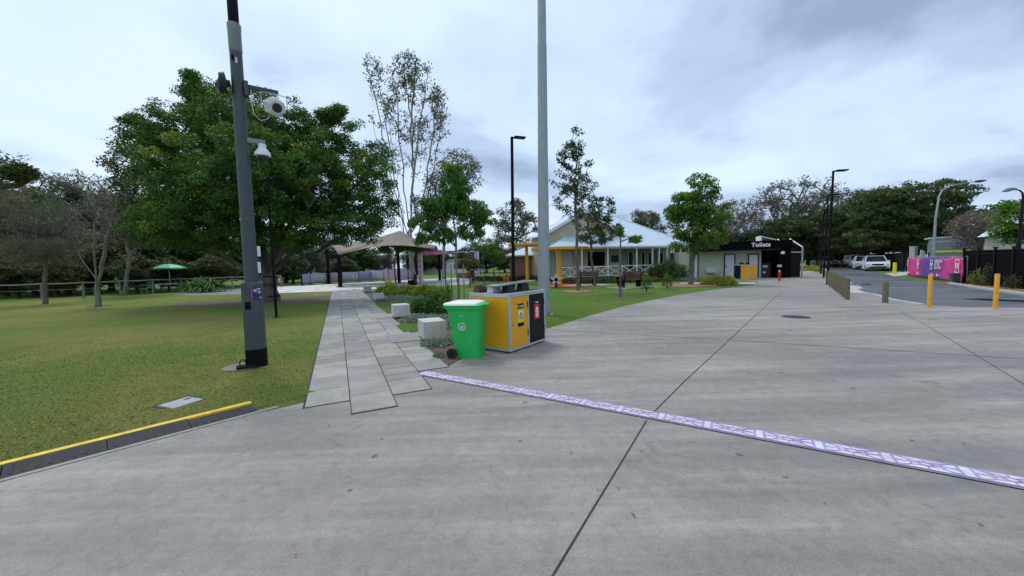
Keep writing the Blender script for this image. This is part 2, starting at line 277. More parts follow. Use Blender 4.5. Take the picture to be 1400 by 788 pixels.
# ------------------------------------------------------------------ mesh helpers
class MB:
    def __init__(s): s.v = []; s.f = []; s.m = []
    def add(s, vs, fs, mi=0):
        o = len(s.v); s.v += [tuple(x) for x in vs]; s.f += [tuple(i+o for i in f) for f in fs]; s.m += [mi]*len(fs); return s
    def box(s, c, sz, rz=0, mi=0, rx=0, ry=0):
        R = Matrix.Rotation(rz, 3, 'Z') @ Matrix.Rotation(ry, 3, 'Y') @ Matrix.Rotation(rx, 3, 'X'); c = Vector(c)
        vs = [c + R @ Vector((sz[0]*a/2, sz[1]*b_/2, sz[2]*d/2)) for d in (-1, 1) for b_ in (-1, 1) for a in (-1, 1)]
        return s.add(vs, [(0, 2, 3, 1), (4, 5, 7, 6), (0, 1, 5, 4), (2, 6, 7, 3), (0, 4, 6, 2), (1, 3, 7, 5)], mi)
    def tube(s, pts, rad, n=10, mi=0, cap=True):
        pts = [Vector(p) for p in pts]
        if isinstance(rad, (int, float)): rad = [rad]*len(pts)
        vs = []; fs = []; ref = None
        for i, p in enumerate(pts):
            d = (pts[min(i+1, len(pts)-1)] - pts[max(i-1, 0)]).normalized()
            if ref is None: ref = Vector((1, 0, 0)) if abs(d.x) < 0.9 else Vector((0, 1, 0))
            a = (ref - d*ref.dot(d)).normalized(); ref = a; b_ = d.cross(a)
            for k in range(n):
                q = 2*math.pi*(k+0.5)/n; vs.append(p + (a*math.cos(q)+b_*math.sin(q))*rad[i])
        for i in range(len(pts)-1):
            for k in range(n):
                k2 = (k+1) % n; fs.append((i*n+k, i*n+k2, (i+1)*n+k2, (i+1)*n+k))
        if cap: fs.append(tuple(range(n-1, -1, -1))); fs.append(tuple((len(pts)-1)*n+k for k in range(n)))
        return s.add(vs, fs, mi)
    def prism(s, poly, z0, z1, mi=0, bottom=True):
        n = len(poly); vs = [(p[0], p[1], z0) for p in poly] + [(p[0], p[1], z1) for p in poly]
        ar = sum(poly[i][0]*poly[(i+1) % n][1]-poly[(i+1) % n][0]*poly[i][1] for i in range(n))
        idx = list(range(n)); idx = idx if ar > 0 else idx[::-1]
        fs = [tuple(i+n for i in idx)] + ([tuple(idx[::-1])] if bottom else [])
        for j in range(n):
            a, b_ = idx[j], idx[(j+1) % n]; fs.append((a, b_, b_+n, a+n))
        return s.add(vs, fs, mi)
    def extr(s, poly, o, ax, ay, an, th, mi=0):   # polygon in the plane (ax, ay) at o, thickness th along an
        n = len(poly); o = Vector(o); ax = Vector(ax); ay = Vector(ay); an = Vector(an)
        vs = [o+ax*p[0]+ay*p[1] for p in poly] + [o+ax*p[0]+ay*p[1]+an*th for p in poly]
        fs = [tuple(range(n-1, -1, -1)), tuple(range(n, 2*n))] + [(j, (j+1) % n, (j+1) % n+n, j+n) for j in range(n)]
        return s.add(vs, fs, mi)
    def lathe(s, prof, c=(0, 0, 0), n=16, mi=0):
        return s.tube([(c[0], c[1], c[2]+z) for r, z in prof], [max(r, 1e-4) for r, z in prof], n, mi)
    def quad(s, a, b_, c, d, mi=0): return s.add([a, b_, c, d], [(0, 1, 2, 3)], mi)
    def build(s, name, mats, parent=None, loc=(0, 0, 0), rz=0, bevel=0, smooth=False, seg=2):
        me = bpy.data.meshes.new(name); me.from_pydata(s.v, [], s.f); me.update()
        if not isinstance(mats, (list, tuple)): mats = [mats]
        for mm in mats: me.materials.append(MT[mm] if isinstance(mm, str) else mm)
        me.polygons.foreach_set('material_index', s.m)
        if smooth:
            me.polygons.foreach_set('use_smooth', [True]*len(me.polygons)); me.set_sharp_from_angle(angle=math.radians(38))
        o = bpy.data.objects.new(name, me); COL.objects.link(o); o.location = loc; o.rotation_euler = (0, 0, rz)
        if parent: o.parent = parent
        if bevel:
            bm = o.modifiers.new('bevel', 'BEVEL'); bm.width = bevel; bm.segments = seg; bm.limit_method = 'ANGLE'
        return o
def tag(o, label=None, cat=None, group=None, kind=None):
    for k, x in (('label', label), ('category', cat), ('group', group), ('kind', kind)):
        if x: o[k] = x
    return o
def thing(name, label, cat, loc=(0, 0, 0), rz=0, group=None):
    o = bpy.data.objects.new(name, None); COL.objects.link(o); o.location = loc; o.rotation_euler = (0, 0, rz); o.empty_display_size = 0.2
    return tag(o, label, cat, group)
def copy_tree(src, parent=None, loc=None, rz=None, sc=None, label=None):
    kids = [c for c in src.children]; c = src.copy(); COL.objects.link(c)
    if parent: c.parent = parent
    if loc is not None: c.location = loc
    if rz is not None: c.rotation_euler = (0, 0, rz)
    if sc is not None: c.scale = sc if isinstance(sc, tuple) else (sc, sc, sc)
    if label: c['label'] = label
    for k in kids: copy_tree(k, c)
    return c
def struct(o): o['kind'] = 'structure'; return o
def sheet(name, pts, z, mat):
    mb = MB(); p = [(a.x, a.y) for a in pts]; mb.prism(p, z-0.05, z, bottom=False); return struct(mb.build(name, mat))
def text_mesh(body, size, mat, parent, o, ax, ay, an, off=0.0, th=0.004, name='lettering', align='CENTER', spacing=1.0, shear=0):
    cu = bpy.data.curves.new('t', 'FONT'); cu.body = body; cu.size = size; cu.offset = off; cu.extrude = th/2; cu.align_x = align; cu.align_y = 'CENTER'; cu.space_line = spacing; cu.resolution_u = 3; cu.space_character = 1.05
    ob = bpy.data.objects.new('t', cu); COL.objects.link(ob); bpy.context.view_layer.update()
    me = bpy.data.meshes.new_from_object(ob); bpy.data.objects.remove(ob); me.name = name
    ax = Vector(ax).normalized(); ay = Vector(ay).normalized(); an = Vector(an).normalized()
    me.transform(Matrix(((ax.x, ay.x, an.x, o[0]), (ax.y, ay.y, an.y, o[1]), (ax.z, ay.z, an.z, o[2]), (0, 0, 0, 1))))
    me.materials.clear(); me.materials.append(MT[mat]); r = bpy.data.objects.new(name, me); COL.objects.link(r); r.parent = parent; return r
def np_mesh(name, verts, nper, mats, parent=None, mi=None, loc=(0, 0, 0)):
    me = bpy.data.meshes.new(name); nv = len(verts); nf = nv//nper
    me.vertices.add(nv); me.vertices.foreach_set('co', np.ascontiguousarray(verts, dtype=np.float32).ravel())
    me.loops.add(nv); me.loops.foreach_set('vertex_index', np.arange(nv, dtype=np.int32))
    me.polygons.add(nf); me.polygons.foreach_set('loop_start', np.arange(0, nv, nper, dtype=np.int32)); me.polygons.foreach_set('loop_total', np.full(nf, nper, dtype=np.int32))
    for mm in (mats if isinstance(mats, (list, tuple)) else [mats]): me.materials.append(MT[mm])
    if mi is not None: me.polygons.foreach_set('material_index', mi.astype(np.int32))
    me.update(calc_edges=True); o = bpy.data.objects.new(name, me); COL.objects.link(o); o.location = loc
    if parent: o.parent = parent
    return o

# ------------------------------------------------------------------ foliage
def unit(a): return a/np.maximum(np.linalg.norm(a, axis=-1, keepdims=True), 1e-9)
def leaf_quads(cen, L, Wd, droop=0.0, up=0.35, spread=None):
    n = len(cen); d = rng.normal(size=(n, 3)); d[:, 2] = d[:, 2]*0.55 - droop
    if spread is not None: d = d*0.6 + spread
    d = unit(d); nn = rng.normal(size=(n, 3))*0.75; nn[:, 2] += up*2; s = unit(np.cross(d, nn)); k = rng.uniform(0.65, 1.3, (n, 1))
    L = L*k; Wd = Wd*k; nrm = np.cross(s, d)
    a = cen - d*L/2; c = cen + d*L/2; b_ = cen + s*Wd/2 + nrm*Wd*0.12 - d*L*0.08; e_ = cen - s*Wd/2 + nrm*Wd*0.12 - d*L*0.08
    return np.stack([a, b_, c, e_], axis=1).reshape(-1, 3)
def skeleton(base_pts, att, pathw=0.5, step=0.6, sag=0.12, up=0.0, leaders=None):
    P = [np.array(p, float) for p in base_pts]; par = [-1]+list(range(len(base_pts)-1)); pl = [0.0]
    for i in range(1, len(P)): pl.append(pl[-1]+np.linalg.norm(P[i]-P[i-1])*0.3)
    if leaders:
        for li, lp in enumerate(leaders):
            j = len(base_pts)-1-(li % 2); o = P[j]; D = np.linalg.norm(lp-o); k = max(3, int(D/step)); prev = j; b1_ = o+(lp-o)*0.4+np.array([0, 0, -0.02*D])+rng.normal(size=3)*D*0.03
            for q in range(1, k+1):
                tt = q/k; pt = (1-tt)**2*o+2*(1-tt)*tt*b1_+tt*tt*lp+rng.normal(size=3)*D*0.006; P.append(pt); par.append(prev); pl.append(pl[prev]+D/k*0.35); prev = len(P)-1
    first = max(1, len(base_pts)//2); top = P[len(base_pts)-1]; order = np.argsort(np.linalg.norm(att-top, axis=1)); tips = []
    cap = len(P)+len(att)*12; A = np.zeros((cap, 3)); A[:len(P)] = np.array(P); PL = np.full(cap, 1e9); PL[:len(P)] = pl; PL[:first] = 1e9; n = len(P); par = par+[0]*(cap-n)
    for i in order:
        a = att[i]; dv = a-A[:n]; dist = np.linalg.norm(dv, axis=1)
        cost = dist + pathw*PL[:n] + up*np.maximum(0, -dv[:, 2])
        j = int(np.argmin(cost)); D = dist[j]; k = max(1, min(9, int(D/step))); prev = j; p0 = A[j].copy()
        pd = unit(p0-A[par[j]]) if par[j] >= 0 and j > 0 else np.array([0, 0, 1.0]); mid = (p0+a)/2 + pd*D*0.15 + rng.normal(size=3)*D*sag*0.5
        for q in range(1, k+1):
            tt = q/k; pt = (1-tt)**2*p0 + 2*(1-tt)*tt*mid + tt*tt*a + (rng.normal(size=3)*D*0.012 if q < k else 0)
            if n >= cap: break
            A[n] = pt; par[n] = prev; PL[n] = PL[prev]+np.linalg.norm(pt-A[prev]); prev = n; n += 1
        tips.append(prev)
    return A[:n], np.array(par[:n]), np.array(tips)
def limb_mesh(name, A, par, tips, r_trunk, r_tip, mat, parent, expo=0.5, flare=1.35, nb=None, sides=6, minr=0):
    n = len(A); cnt = np.zeros(n); cnt[tips] += 1
    for i in range(n-1, 0, -1): cnt[par[i]] += cnt[i]
    cnt = np.maximum(cnt, 1); mxc = cnt[0]; R = r_tip + (r_trunk-r_tip)*((cnt-1)/max(1, mxc-1))**expo
    if nb:
        for i in range(nb): R[i] *= 1+(flare-1)*max(0, 1-A[i, 2]/0.9)**2*1.0
    ii = np.arange(1, n); pp = par[1:]; ii = ii[R[1:] >= minr]; pp = par[ii]
    rp = np.minimum(R[pp], R[ii]*1.5+0.004); rp[pp < (nb or 1)] = np.where(ii[pp < (nb or 1)] < (nb or 1), R[pp[pp < (nb or 1)]], rp[pp < (nb or 1)])
    p0 = A[pp]; p1 = A[ii]; d = unit(p1-p0); p1 = p1 + d*R[ii][:, None]*0.25
    ref = np.where(np.abs(d[:, 2:3]) > 0.9, np.array([[1.0, 0, 0]]), np.array([[0, 0, 1.0]])); a = unit(np.cross(d, ref)); b_ = np.cross(d, a)
    qs = [2*math.pi*k/sides for k in range(sides)]
    r0 = np.stack([p0+(a*math.cos(q)+b_*math.sin(q))*rp[:, None] for q in qs], 1); r1 = np.stack([p1+(a*math.cos(q)+b_*math.sin(q))*R[ii][:, None] for q in qs], 1)
    fs = [np.stack([r0[:, k], r0[:, (k+1) % sides], r1[:, (k+1) % sides], r1[:, k]], 1) for k in range(sides)]
    o = np_mesh(name, np.concatenate(fs, 0).reshape(-1, 3), 4, mat, parent)
    return o
def sample_clumps(cl, n, shell=0.35):
    w_ = np.array([c[6] if len(c) > 6 else c[3]*c[4]*c[5] for c in cl], float); w_ /= w_.sum(); k = rng.choice(len(cl), n, p=w_)
    C = np.array([c[:3] for c in cl])[k]; Rr = np.array([c[3:6] for c in cl])[k]; d = unit(rng.normal(size=(n, 3))); r = rng.uniform(shell, 1, (n, 1))**0.5
    return C + d*r*Rr
def tree(name, label, base, trunk_top, clumps, ntw, r_trunk, leaf, lpt, L, Wd, sig, bark='bark_fig', cat='tree', group=None, r_tip=0.012, pathw=0.5, droop=0.2,
         step=0.6, nb=6, along=0, sides=6, newleaf=None, newfrac=0.0, flare=1.35, up=0.35, expo=0.5, wob=0.05, shell=0.35, sagk=0.12, minr=0, crown_name='crown', sigz=0.7, leaders=None):
    base = Vector(base); root = thing(name, label, cat, base, 0, group); tt = np.array(trunk_top) - np.array([base.x, base.y, base.z])
    bp = [tt*(i/(nb-1)) + np.array([math.sin(i*1.7)*wob, math.cos(i*2.1)*wob, 0])*(1 if 0 < i else 0) for i in range(nb)]; bp[0][2] = -0.05
    cl = [(c[0]-base.x, c[1]-base.y, c[2]-base.z)+tuple(c[3:]) for c in clumps]
    att = sample_clumps(cl, ntw, shell)
    ld_ = [np.array([l[0]-base.x, l[1]-base.y, l[2]-base.z]) for l in leaders] if leaders else None
    A, par, tips = skeleton(bp, att, pathw, step, sagk, leaders=ld_)
    limb_mesh('trunk', A, par, tips, r_trunk, r_tip, bark, root, expo, flare, nb, sides, minr)
    if lpt:
        T = A[tips]; n = len(T)*lpt; c = np.repeat(T, lpt, 0) + unit(rng.normal(size=(n, 3)))*rng.uniform(0, 1, (n, 1))**0.45*1.55*np.array([sig, sig, sig*sigz])
        c += 0
        if along:
            pr = A[par[tips]]; k = rng.integers(0, len(T), along*len(T)); u = rng.uniform(0, 1, (len(k), 1)); c = np.concatenate([c, T[k]*u+pr[k]*(1-u)+rng.normal(size=(len(k), 3))*sig*0.6])
        vs = leaf_quads(c, L, Wd, droop, up); mi = None; mats = [leaf]
        if newleaf:
            mats.append(newleaf); tn = rng.uniform(size=len(T)) < newfrac; mi = np.zeros(len(c)); mi[:n] = np.repeat(tn, lpt).astype(int)
        np_mesh(crown_name, vs, 4, mats, root, mi)
    return root
def blob(px, py, Y, rpx, rpy=None, rd=None, dy=0, wt=None):   # crown lobe seen at this place and distance
    p = W(px, py, Y+dy); k = (Y+dy)/FP; rpy = rpy or rpx; rd = rd or rpx
    return (p.x, p.y, p.z, rpx*k, rd*k, rpy*k) + ((wt,) if wt else ())

# ------------------------------------------------------------------ ground, plaza, road, paths
mb = MB(); mb.quad((-600, -600, 0), (600, -600, 0), (600, 900, 0), (-600, 900, 0)); struct(mb.build('ground', 'grass_green'))
K1 = G(418, 552); K0 = G(0, 667); kd = (K0-K1).normalized(); kn = Vector((-kd.y, kd.x, 0))
if kn.y < 0: kn = -kn
Kfar = K1+kd*22
PA = math.atan((700-462)/FP); pu = Vector((-math.sin(PA), math.cos(PA), 0)); pv = Vector((math.cos(PA), math.sin(PA), 0))
edge_r = [(1097, 371), (1118, 372), (1133, 381), (1148, 389), (1161, 399), (1178, 401.5), (1194, 402.5), (1221, 410.5), (1270, 418), (1320, 420.5), (1400, 421.5)]
er = [G(*p) for p in edge_r]
conc = [Kfar+kn*0.16, K1+kd*0.5+kn*0.10, K1+kn*0.02, G(430, 540), G(600, 489), G(640, 472), G(700, 456), G(752, 449), G(800, 434), G(850, 420), G(900, 409), G(935, 402.5), G(980, 396), G(1010, 392.5), G(1030, 390), G(1037, 387.5), G(1032, 385.3), G(1018, 384), G(995, 383.5), G(985, 380.5), G(1050, 378), G(1080, 376)] + er + [Vector((40, 13, 0)), Vector((40, -14, 0)), Kfar+Vector((0, -14, 0))]
sheet('plaza', conc, 0.010, 'concrete')
# lawn on the left: its own, drier sheet
lawn = [Kfar, K1, G(455, 397), G(300, 396), G(120, 409), G(0, 414), Vector((-60, 20, 0)), Vector((-60, 0, 0))]
sheet('lawn', lawn, 0.005, 'grass')
far_lawn = [G(0, 413), G(120, 408), G(300, 396), G(250, 384), G(0, 392), Vector((-80, 40, 0)), Vector((-60, 20, 0))]
RD = Vector((math.sin(math.radians(38.5)), math.cos(math.radians(38.5)), 0))
road = [er[2]+RD*85] + er[2:] + [Vector((40, 12, 0)), Vector((40, 18, 0)), G(1400, 404.5), G(1344, 396.5), G(1298, 389.3), G(1260, 384.5), G(1232, 380), G(1215, 376), G(1215, 376)+RD*70]
sheet('road', road, 0.006, 'asphalt')
sheet('puddle', [G(1312, 409.5), G(1340, 408.5), G(1400, 411), G(1450, 414), G(1450, 417), G(1400, 413.5), G(1345, 411.5)], 0.0105, 'wet')
sheet('puddle', [G(1176, 389), G(1190, 388.3), G(1192, 389.8), G(1180, 390.4)], 0.0105, 'wet')
kerb = MB()
def ribbon(mb, pts, w_, z0, z1, mi=0):
    for i in range(len(pts)-1):
        a, b_ = pts[i], pts[i+1]; d = (b_-a).normalized(); n = Vector((-d.y, d.x, 0))*w_/2; e = d*0.003
        mb.prism([(a-n+e).to_2d(), (b_-n-e).to_2d(), (b_+n-e).to_2d(), (a+n+e).to_2d()], z0, z1, mi)
ribbon(kerb, [G(*p) for p in [(1126, 368), (1134, 373.5), (1146, 380.5), (1163, 390.5)]], 0.18, 0, 0.12)
ribbon(kerb, [G(*p) for p in [(1163, 401), (1194, 402.5), (1221, 410.5), (1262, 417)]], 0.12, 0, 0.035)
struct(kerb.build('kerb', 'path_pale', bevel=0.01))
kerb2 = MB(); ribbon(kerb2, [G(*p) for p in [(1298, 388.5), (1344, 396), (1372, 400), (1400, 404), (1500, 420)]], 0.16, 0, 0.1); struct(kerb2.build('far_kerb', 'path_pale', bevel=0.01))
sheet('gutter_apron', [G(1162, 390.5), G(1174, 391.5), G(1180, 394.5), G(1172, 396), G(1182, 400), G(1196, 402), G(1163, 401), G(1160, 396)], 0.014, 'path_pale')
sheet('driveway', [G(1210, 374), G(1243, 371.5), G(1243, 376), G(1222, 378)], 0.009, 'path_pale')
sheet('far_pavement', [G(1088, 372.5), G(1112, 372.5), G(1104, 362), G(1088, 362)], 0.014, 'path_pale')
sheet('garden_strip', [G(1300, 387.5), G(1344, 395), G(1400, 402.5), G(1470, 414), G(1470, 396), G(1400, 392), G(1318, 383)], 0.03, 'woodchip')
sheet('playground_surface', [G(335, 402.5), G(380, 401), G(455, 398.5), G(505, 396), G(560, 393), G(642, 389), G(642, 384), G(560, 383), G(413, 391), G(345, 394)], 0.012, 'play_paint')
sheet('playground_edge', [G(236, 402), G(262, 403.5), G(335, 402.7), G(346, 394), G(322, 394.5), G(280, 397)], 0.010, 'play_edge')
sheet('side_path', [G(560, 390), G(600, 389), G(660, 383), G(660, 379), G(600, 381), G(560, 383)], 0.016, 'path_pale')
sheet('red_play_surface', [G(748, 392.5), G(790, 394), G(802, 390), G(796, 388), G(748, 388)], 0.012, 'red_rubber')
sheet('footpath', [G(930, 388.3), G(1000, 388), G(1034, 388.5), G(1032, 386.5), G(1000, 386.5), G(930, 387)], 0.008, 'path_pale')
sheet('garden_bed', [G(611, 503), G(600, 493), G(567, 468), G(558, 452), G(530, 425), G(505, 409), G(500, 399), G(560, 396), G(625, 404), G(640, 420), G(668, 442), G(690, 470), G(640, 486)], 0.020, 'mulch')
sheet('turf_strip', [G(541, 446), G(552, 456), G(575, 452), G(571, 443)], 0.030, 'grass_green')
sheet('turf_strip', [G(512, 416), G(531, 431), G(575, 424), G(572, 412)], 0.030, 'grass_green')
# slabs under the two near seats
sb = MB()
def along(px, py, a, b_, c, d, z0, z1, mbb):
    o = G(px, py); mbb.prism([(o+pv*x+pu*y).to_2d() for x, y in ((a, c), (b_, c), (b_, d), (a, d))], z0, z1)
along(579.8, 465.6, -0.72, 0.5, -0.05, 0.95, 0.0, 0.036, sb); along(539, 434.8, -0.72, 0.5, -0.05, 0.95, 0.0, 0.036, sb)
struct(sb.build('seat_plinth', 'paver', bevel=0.004))
# concrete-plank path
pb = MB(); org = G(480.7, 568.7)
def pc(px, py): q = G(px, py)-org; return q.dot(pv), q.dot(pu)
xs = [pc(416, 559.7)[0], 0.0, pc(544.6, 559.7)[0], pc(589.7, 532.5)[0], pc(614, 503)[0]]
starts = [pc(416, 559.7)[1], 0.02, pc(589.7, 532.5)[1]-0.02, pc(614, 503)[1]]
wd = (xs[3]-xs[0])/3
endl = pc(455, 398)[1]
for c in range(4):
    y = starts[c]; x0 = xs[0]+wd*c; x1 = x0+wd
    first = True
    while y < endl:
        L = random.choice([0.62, 0.62, 0.62, 0.9, 0.32]) if not first else 0.62
        first = False
        cs = [(x0+0.006, y+0.006), (x1-0.006, y+0.006), (x1-0.006, y+L-0.006), (x0+0.006, y+L-0.006)]
        z = 0.022+random.uniform(-0.002, 0.002); pb.prism([(org+pv*a+pu*d).to_2d() for a, d in cs], 0.0, z, bottom=False); y += L
struct(pb.build('path', 'paver', bevel=0.003, seg=1))
jb = MB(); jb.prism([(org+pv*a+pu*d).to_2d() for a, d in ((xs[0]-0.02, starts[0]-0.01), (xs[0]+wd-0.004, starts[0]-0.01), (xs[0]+wd-0.004, -0.0), (xs[0]+2*wd+0.006, 0.0), (xs[0]+2*wd+0.006, starts[2]-0.01), (xs[0]+3*wd+0.01, starts[2]-0.01), (xs[0]+3*wd+0.01, starts[3]-0.01), (xs[0]+4*wd, starts[3]-0.01), (xs[0]+4*wd, endl), (xs[0]-0.02, endl))], 0.005, 0.0135, bottom=False); struct(jb.build('path_bed', 'rubber'))
# saw-cut joints in the plaza
jm = MB()
def joint(pts, w_=0.012, z=0.0135):
    p = [G(*q) for q in pts]; p = [Vector((a.x, a.y, 0)) for a in p]
    ribbon(jm, p, w_, z-0.006, z)
joint([(700, 885), (757, 788), (803, 711), (846, 640), (884, 576.5)]); joint([(888, 571), (938, 520.5), (983, 479), (1035, 430), (1060, 407), (1072, 399)], 0.012)
joint([(1222, 422), (1265, 445), (1330, 484), (1400, 527), (1480, 575)], 0.008)
joint([(756, 452), (1000, 466), (1200, 479), (1400, 492)], 0.005)
struct(jm.build('expansion_joint', 'rubber'))
sp_ = MB(); random.seed(11)
for k in range(150):
    x_, y_ = random.uniform(-3, 12), random.uniform(1.2, 14); r_ = random.choice([0.008, 0.012, 0.018, 0.026])
    sp_.prism([(x_+math.cos(a)*r_*random.uniform(.6, 1.3), y_+math.sin(a)*r_*random.uniform(.6, 1.3)) for a in [i*math.pi/4 for i in range(8)]], 0.0105, 0.0125, bottom=False)
if True: tag(sp_.build('gum_spots', 'spot'), 'dark chewing gum spots trodden into the plaza', 'spots', None, 'stuff')
random.seed(5)

# patterned drain cover strip
A0 = G(577, 511.5); A1 = G(880, 572); A2 = G(1400, 664); dd = (A2-A0).normalized(); dn = Vector((-dd.y, dd.x, 0)); LEN = (A2-A0).length+2.2; WD = 0.185
def dl(x, y, z): p = A0+dd*x+dn*y; return (p.x, p.y, z)
dr = thing('drain_cover', 'long lilac and white lattice-patterned strip set across the concrete plaza', 'drain cover', (A0.x, A0.y, 0))
def loc_(p, o): return (p[0]-o[0], p[1]-o[1], p[2]-o[2])
b1 = MB(); b2 = MB(); b3 = MB(); OO = (A0.x, A0.y, 0)
def dbox(mb, x0, y0, x1, y1, z0, z1):
    vs = [loc_(dl(x, y, z), OO) for z in (z0, z1) for x, y in ((x0, y0), (x1, y0), (x1, y1), (x0, y1))]
    mb.add(vs, [(3, 2, 1, 0), (4, 5, 6, 7), (0, 1, 5, 4), (1, 2, 6, 5), (2, 3, 7, 6), (3, 0, 4, 7)])
def dline(mb, x0, y0, x1, y1, w_, z0, z1):
    d = Vector((x1-x0, y1-y0)).normalized(); n = Vector((-d.y, d.x))*w_/2
    vs = [loc_(dl(x, y, z), OO) for z in (z0, z1) for x, y in ((x0-n.x, y0-n.y), (x1-n.x, y1-n.y), (x1+n.x, y1+n.y), (x0+n.x, y0+n.y))]
    mb.add(vs, [(3, 2, 1, 0), (4, 5, 6, 7), (0, 1, 5, 4), (1, 2, 6, 5), (2, 3, 7, 6), (3, 0, 4, 7)])
dbox(b1, 0, -WD/2, LEN, WD/2, 0.011, 0.024); dbox(b3, 0, -WD/2-0.016, LEN, -WD/2-0.001, 0.0105, 0.0125)  # thin black strip on the near side paints the cover's shadow line
x = 0; MOD = 0.43; zt = 0.0262; lw = 0.0075
dbox(b2, 0, -WD/2, LEN, -WD/2+0.012, 0.022, zt); dbox(b2, 0, WD/2-0.012, LEN, WD/2, 0.022, zt)
h = WD/2-0.014
while x < LEN-MOD:
    zt += 0.0
    for q in (x+0.0, x+0.075): dline(b2, q+0.008, -h, q+0.008, h, 0.020, 0.022, zt+0.0002)
    s0 = x+0.095; s1 = x+MOD-0.004; m_ = (s0+s1)/2; kz = [0]
    def ln(x0, y0, x1, y1, w_=lw):
        kz[0] += 1; dline(b2, x0, y0, x1, y1, w_, 0.022, zt+0.0003+0.00012*kz[0])
    def arc(pts):
        for p, q in zip(pts, pts[1:]): ln(p[0], p[1], q[0], q[1])
    hl = (s1-s0)/2
    for sg in (-1, 1):
        arc([(s0+2*hl*u, sg*(h-0.052*math.sin(math.pi*u))) for u in (0, .2, .4, .6, .8, 1)])
        arc([(m_+sg*(hl-0.085*math.cos(a)), h*math.sin(a)) for a in (-1.57, -0.9, -0.3, 0.3, 0.9, 1.57)])
        ln(m_+sg*0.055, 0, m_, 0.032); ln(m_+sg*0.055, 0, m_, -0.032)
        ln(m_+sg*0.055, 0, m_+sg*hl, 0)
        ln(m_, sg*0.032, m_, sg*h)
    x += MOD
b1.build('cover_plate', 'drain_white', dr); b2.build('lattice', 'lilac', dr); b3.build('edge_shadow', 'blackmatt', dr)

# kerb ramp with yellow nosing on the left
KE = G(345, 557); KS = KE+kd*14
kr = thing('kerb_ramp', 'dark rubber kerb ramp with yellow painted top edge along the lawn', 'kerb', (KE.x, KE.y, 0))
def kp(x, y, z): p = kd*x+kn*y; return (p.x, p.y, z)
off = (G(362, 563)-KE).dot(kn)
y0 = off+0.02; yd = max(0.12, -off)
seg = MB(); yel = MB(); gut = MB(); x = 0.0; i = 0
while x < 13:
    L = 0.6; g_ = 0.004; hgt = 0.062*min(1, 0.15+x/0.25+0.5)
    sec = [(y0, 0.004), (y0+0.0, 0.012), (-0.02, hgt), (0.0, hgt)]
    pts = [(y0+0.02, 0.005), (y0+0.02, 0.013), (-0.01, hgt), (-0.01, 0.005)]
    vs = [kp(x+e_, a, z) for e_ in (g_, L-g_) for a, z in pts]; seg.add(vs, [(0, 1, 2, 3), (7, 6, 5, 4), (0, 4, 5, 1), (1, 5, 6, 2), (2, 6, 7, 3), (3, 7, 4, 0)])
    for k in range(8):   # shallow ribs across the ramp face
        xa = x+0.05+k*0.07; r0_, r1_ = 0.2, 0.85; ya, yb = (y0+0.02)*(1-r0_)-0.01*r0_, (y0+0.02)*(1-r1_)-0.01*r1_; za, zb = 0.013*(1-r0_)+hgt*r0_, 0.013*(1-r1_)+hgt*r1_
        vs = [kp(xa+e_, a, z+dz) for dz in (-0.003, 0.004) for e_, a, z in ((0, ya, za), (0.02, ya, za), (0.02, yb, zb), (0, yb, zb))]; seg.add(vs, [(0, 1, 2, 3), (7, 6, 5, 4), (0, 4, 5, 1), (1, 5, 6, 2), (2, 6, 7, 3), (3, 7, 4, 0)])
    x += L
def kbox(mb, x0, x1, ya, yb, za, zb):
    vs = [kp(x_, y_, z) for z in (za, zb) for x_, y_ in ((x0, ya), (x1, ya), (x1, yb), (x0, yb))]; mb.add(vs, [(0, 1, 2, 3), (7, 6, 5, 4), (0, 4, 5, 1), (1, 5, 6, 2), (2, 6, 7, 3), (3, 7, 4, 0)])
kbox(yel, 0, 13, -0.008, 0.075, 0.0, 0.064); kbox(gut, -0.2, 13, y0-0.035, y0+0.018, 0.006, 0.018)
seg.build('ramp_segment', 'rubber', kr); yel.build('nosing', 'kerb_yellow', kr, bevel=0.008); gut.build('gutter_strip', 'paver', kr)
# turf rising to the back of the kerb
vb = MB(); P_ = [(0.075, 0.056), (0.3, 0.05), (0.8, 0.02), (1.4, 0.004)]
for a, b_ in zip(P_, P_[1:]):
    q = [kp(0.1, a[0], a[1]), kp(13, a[0], a[1]), kp(13, b_[0], b_[1]), kp(0.1, b_[0], b_[1])]; vb.quad(*q)
vb.quad(kp(-0.9, -0.12, 0.0112), kp(0.0, -0.12, 0.0112), kp(0.0, 0.075, 0.056), kp(-0.9, 0.075, 0.008))
for a, b_ in zip(P_, P_[1:]): vb.quad(kp(-0.9, a[0], 0.002), kp(0.1, a[0], a[1]), kp(0.1, b_[0], b_[1]), kp(-0.9, b_[0], 0.002))
struct(vb.build('turf_bank', 'grass', loc=(KE.x, KE.y, 0)))
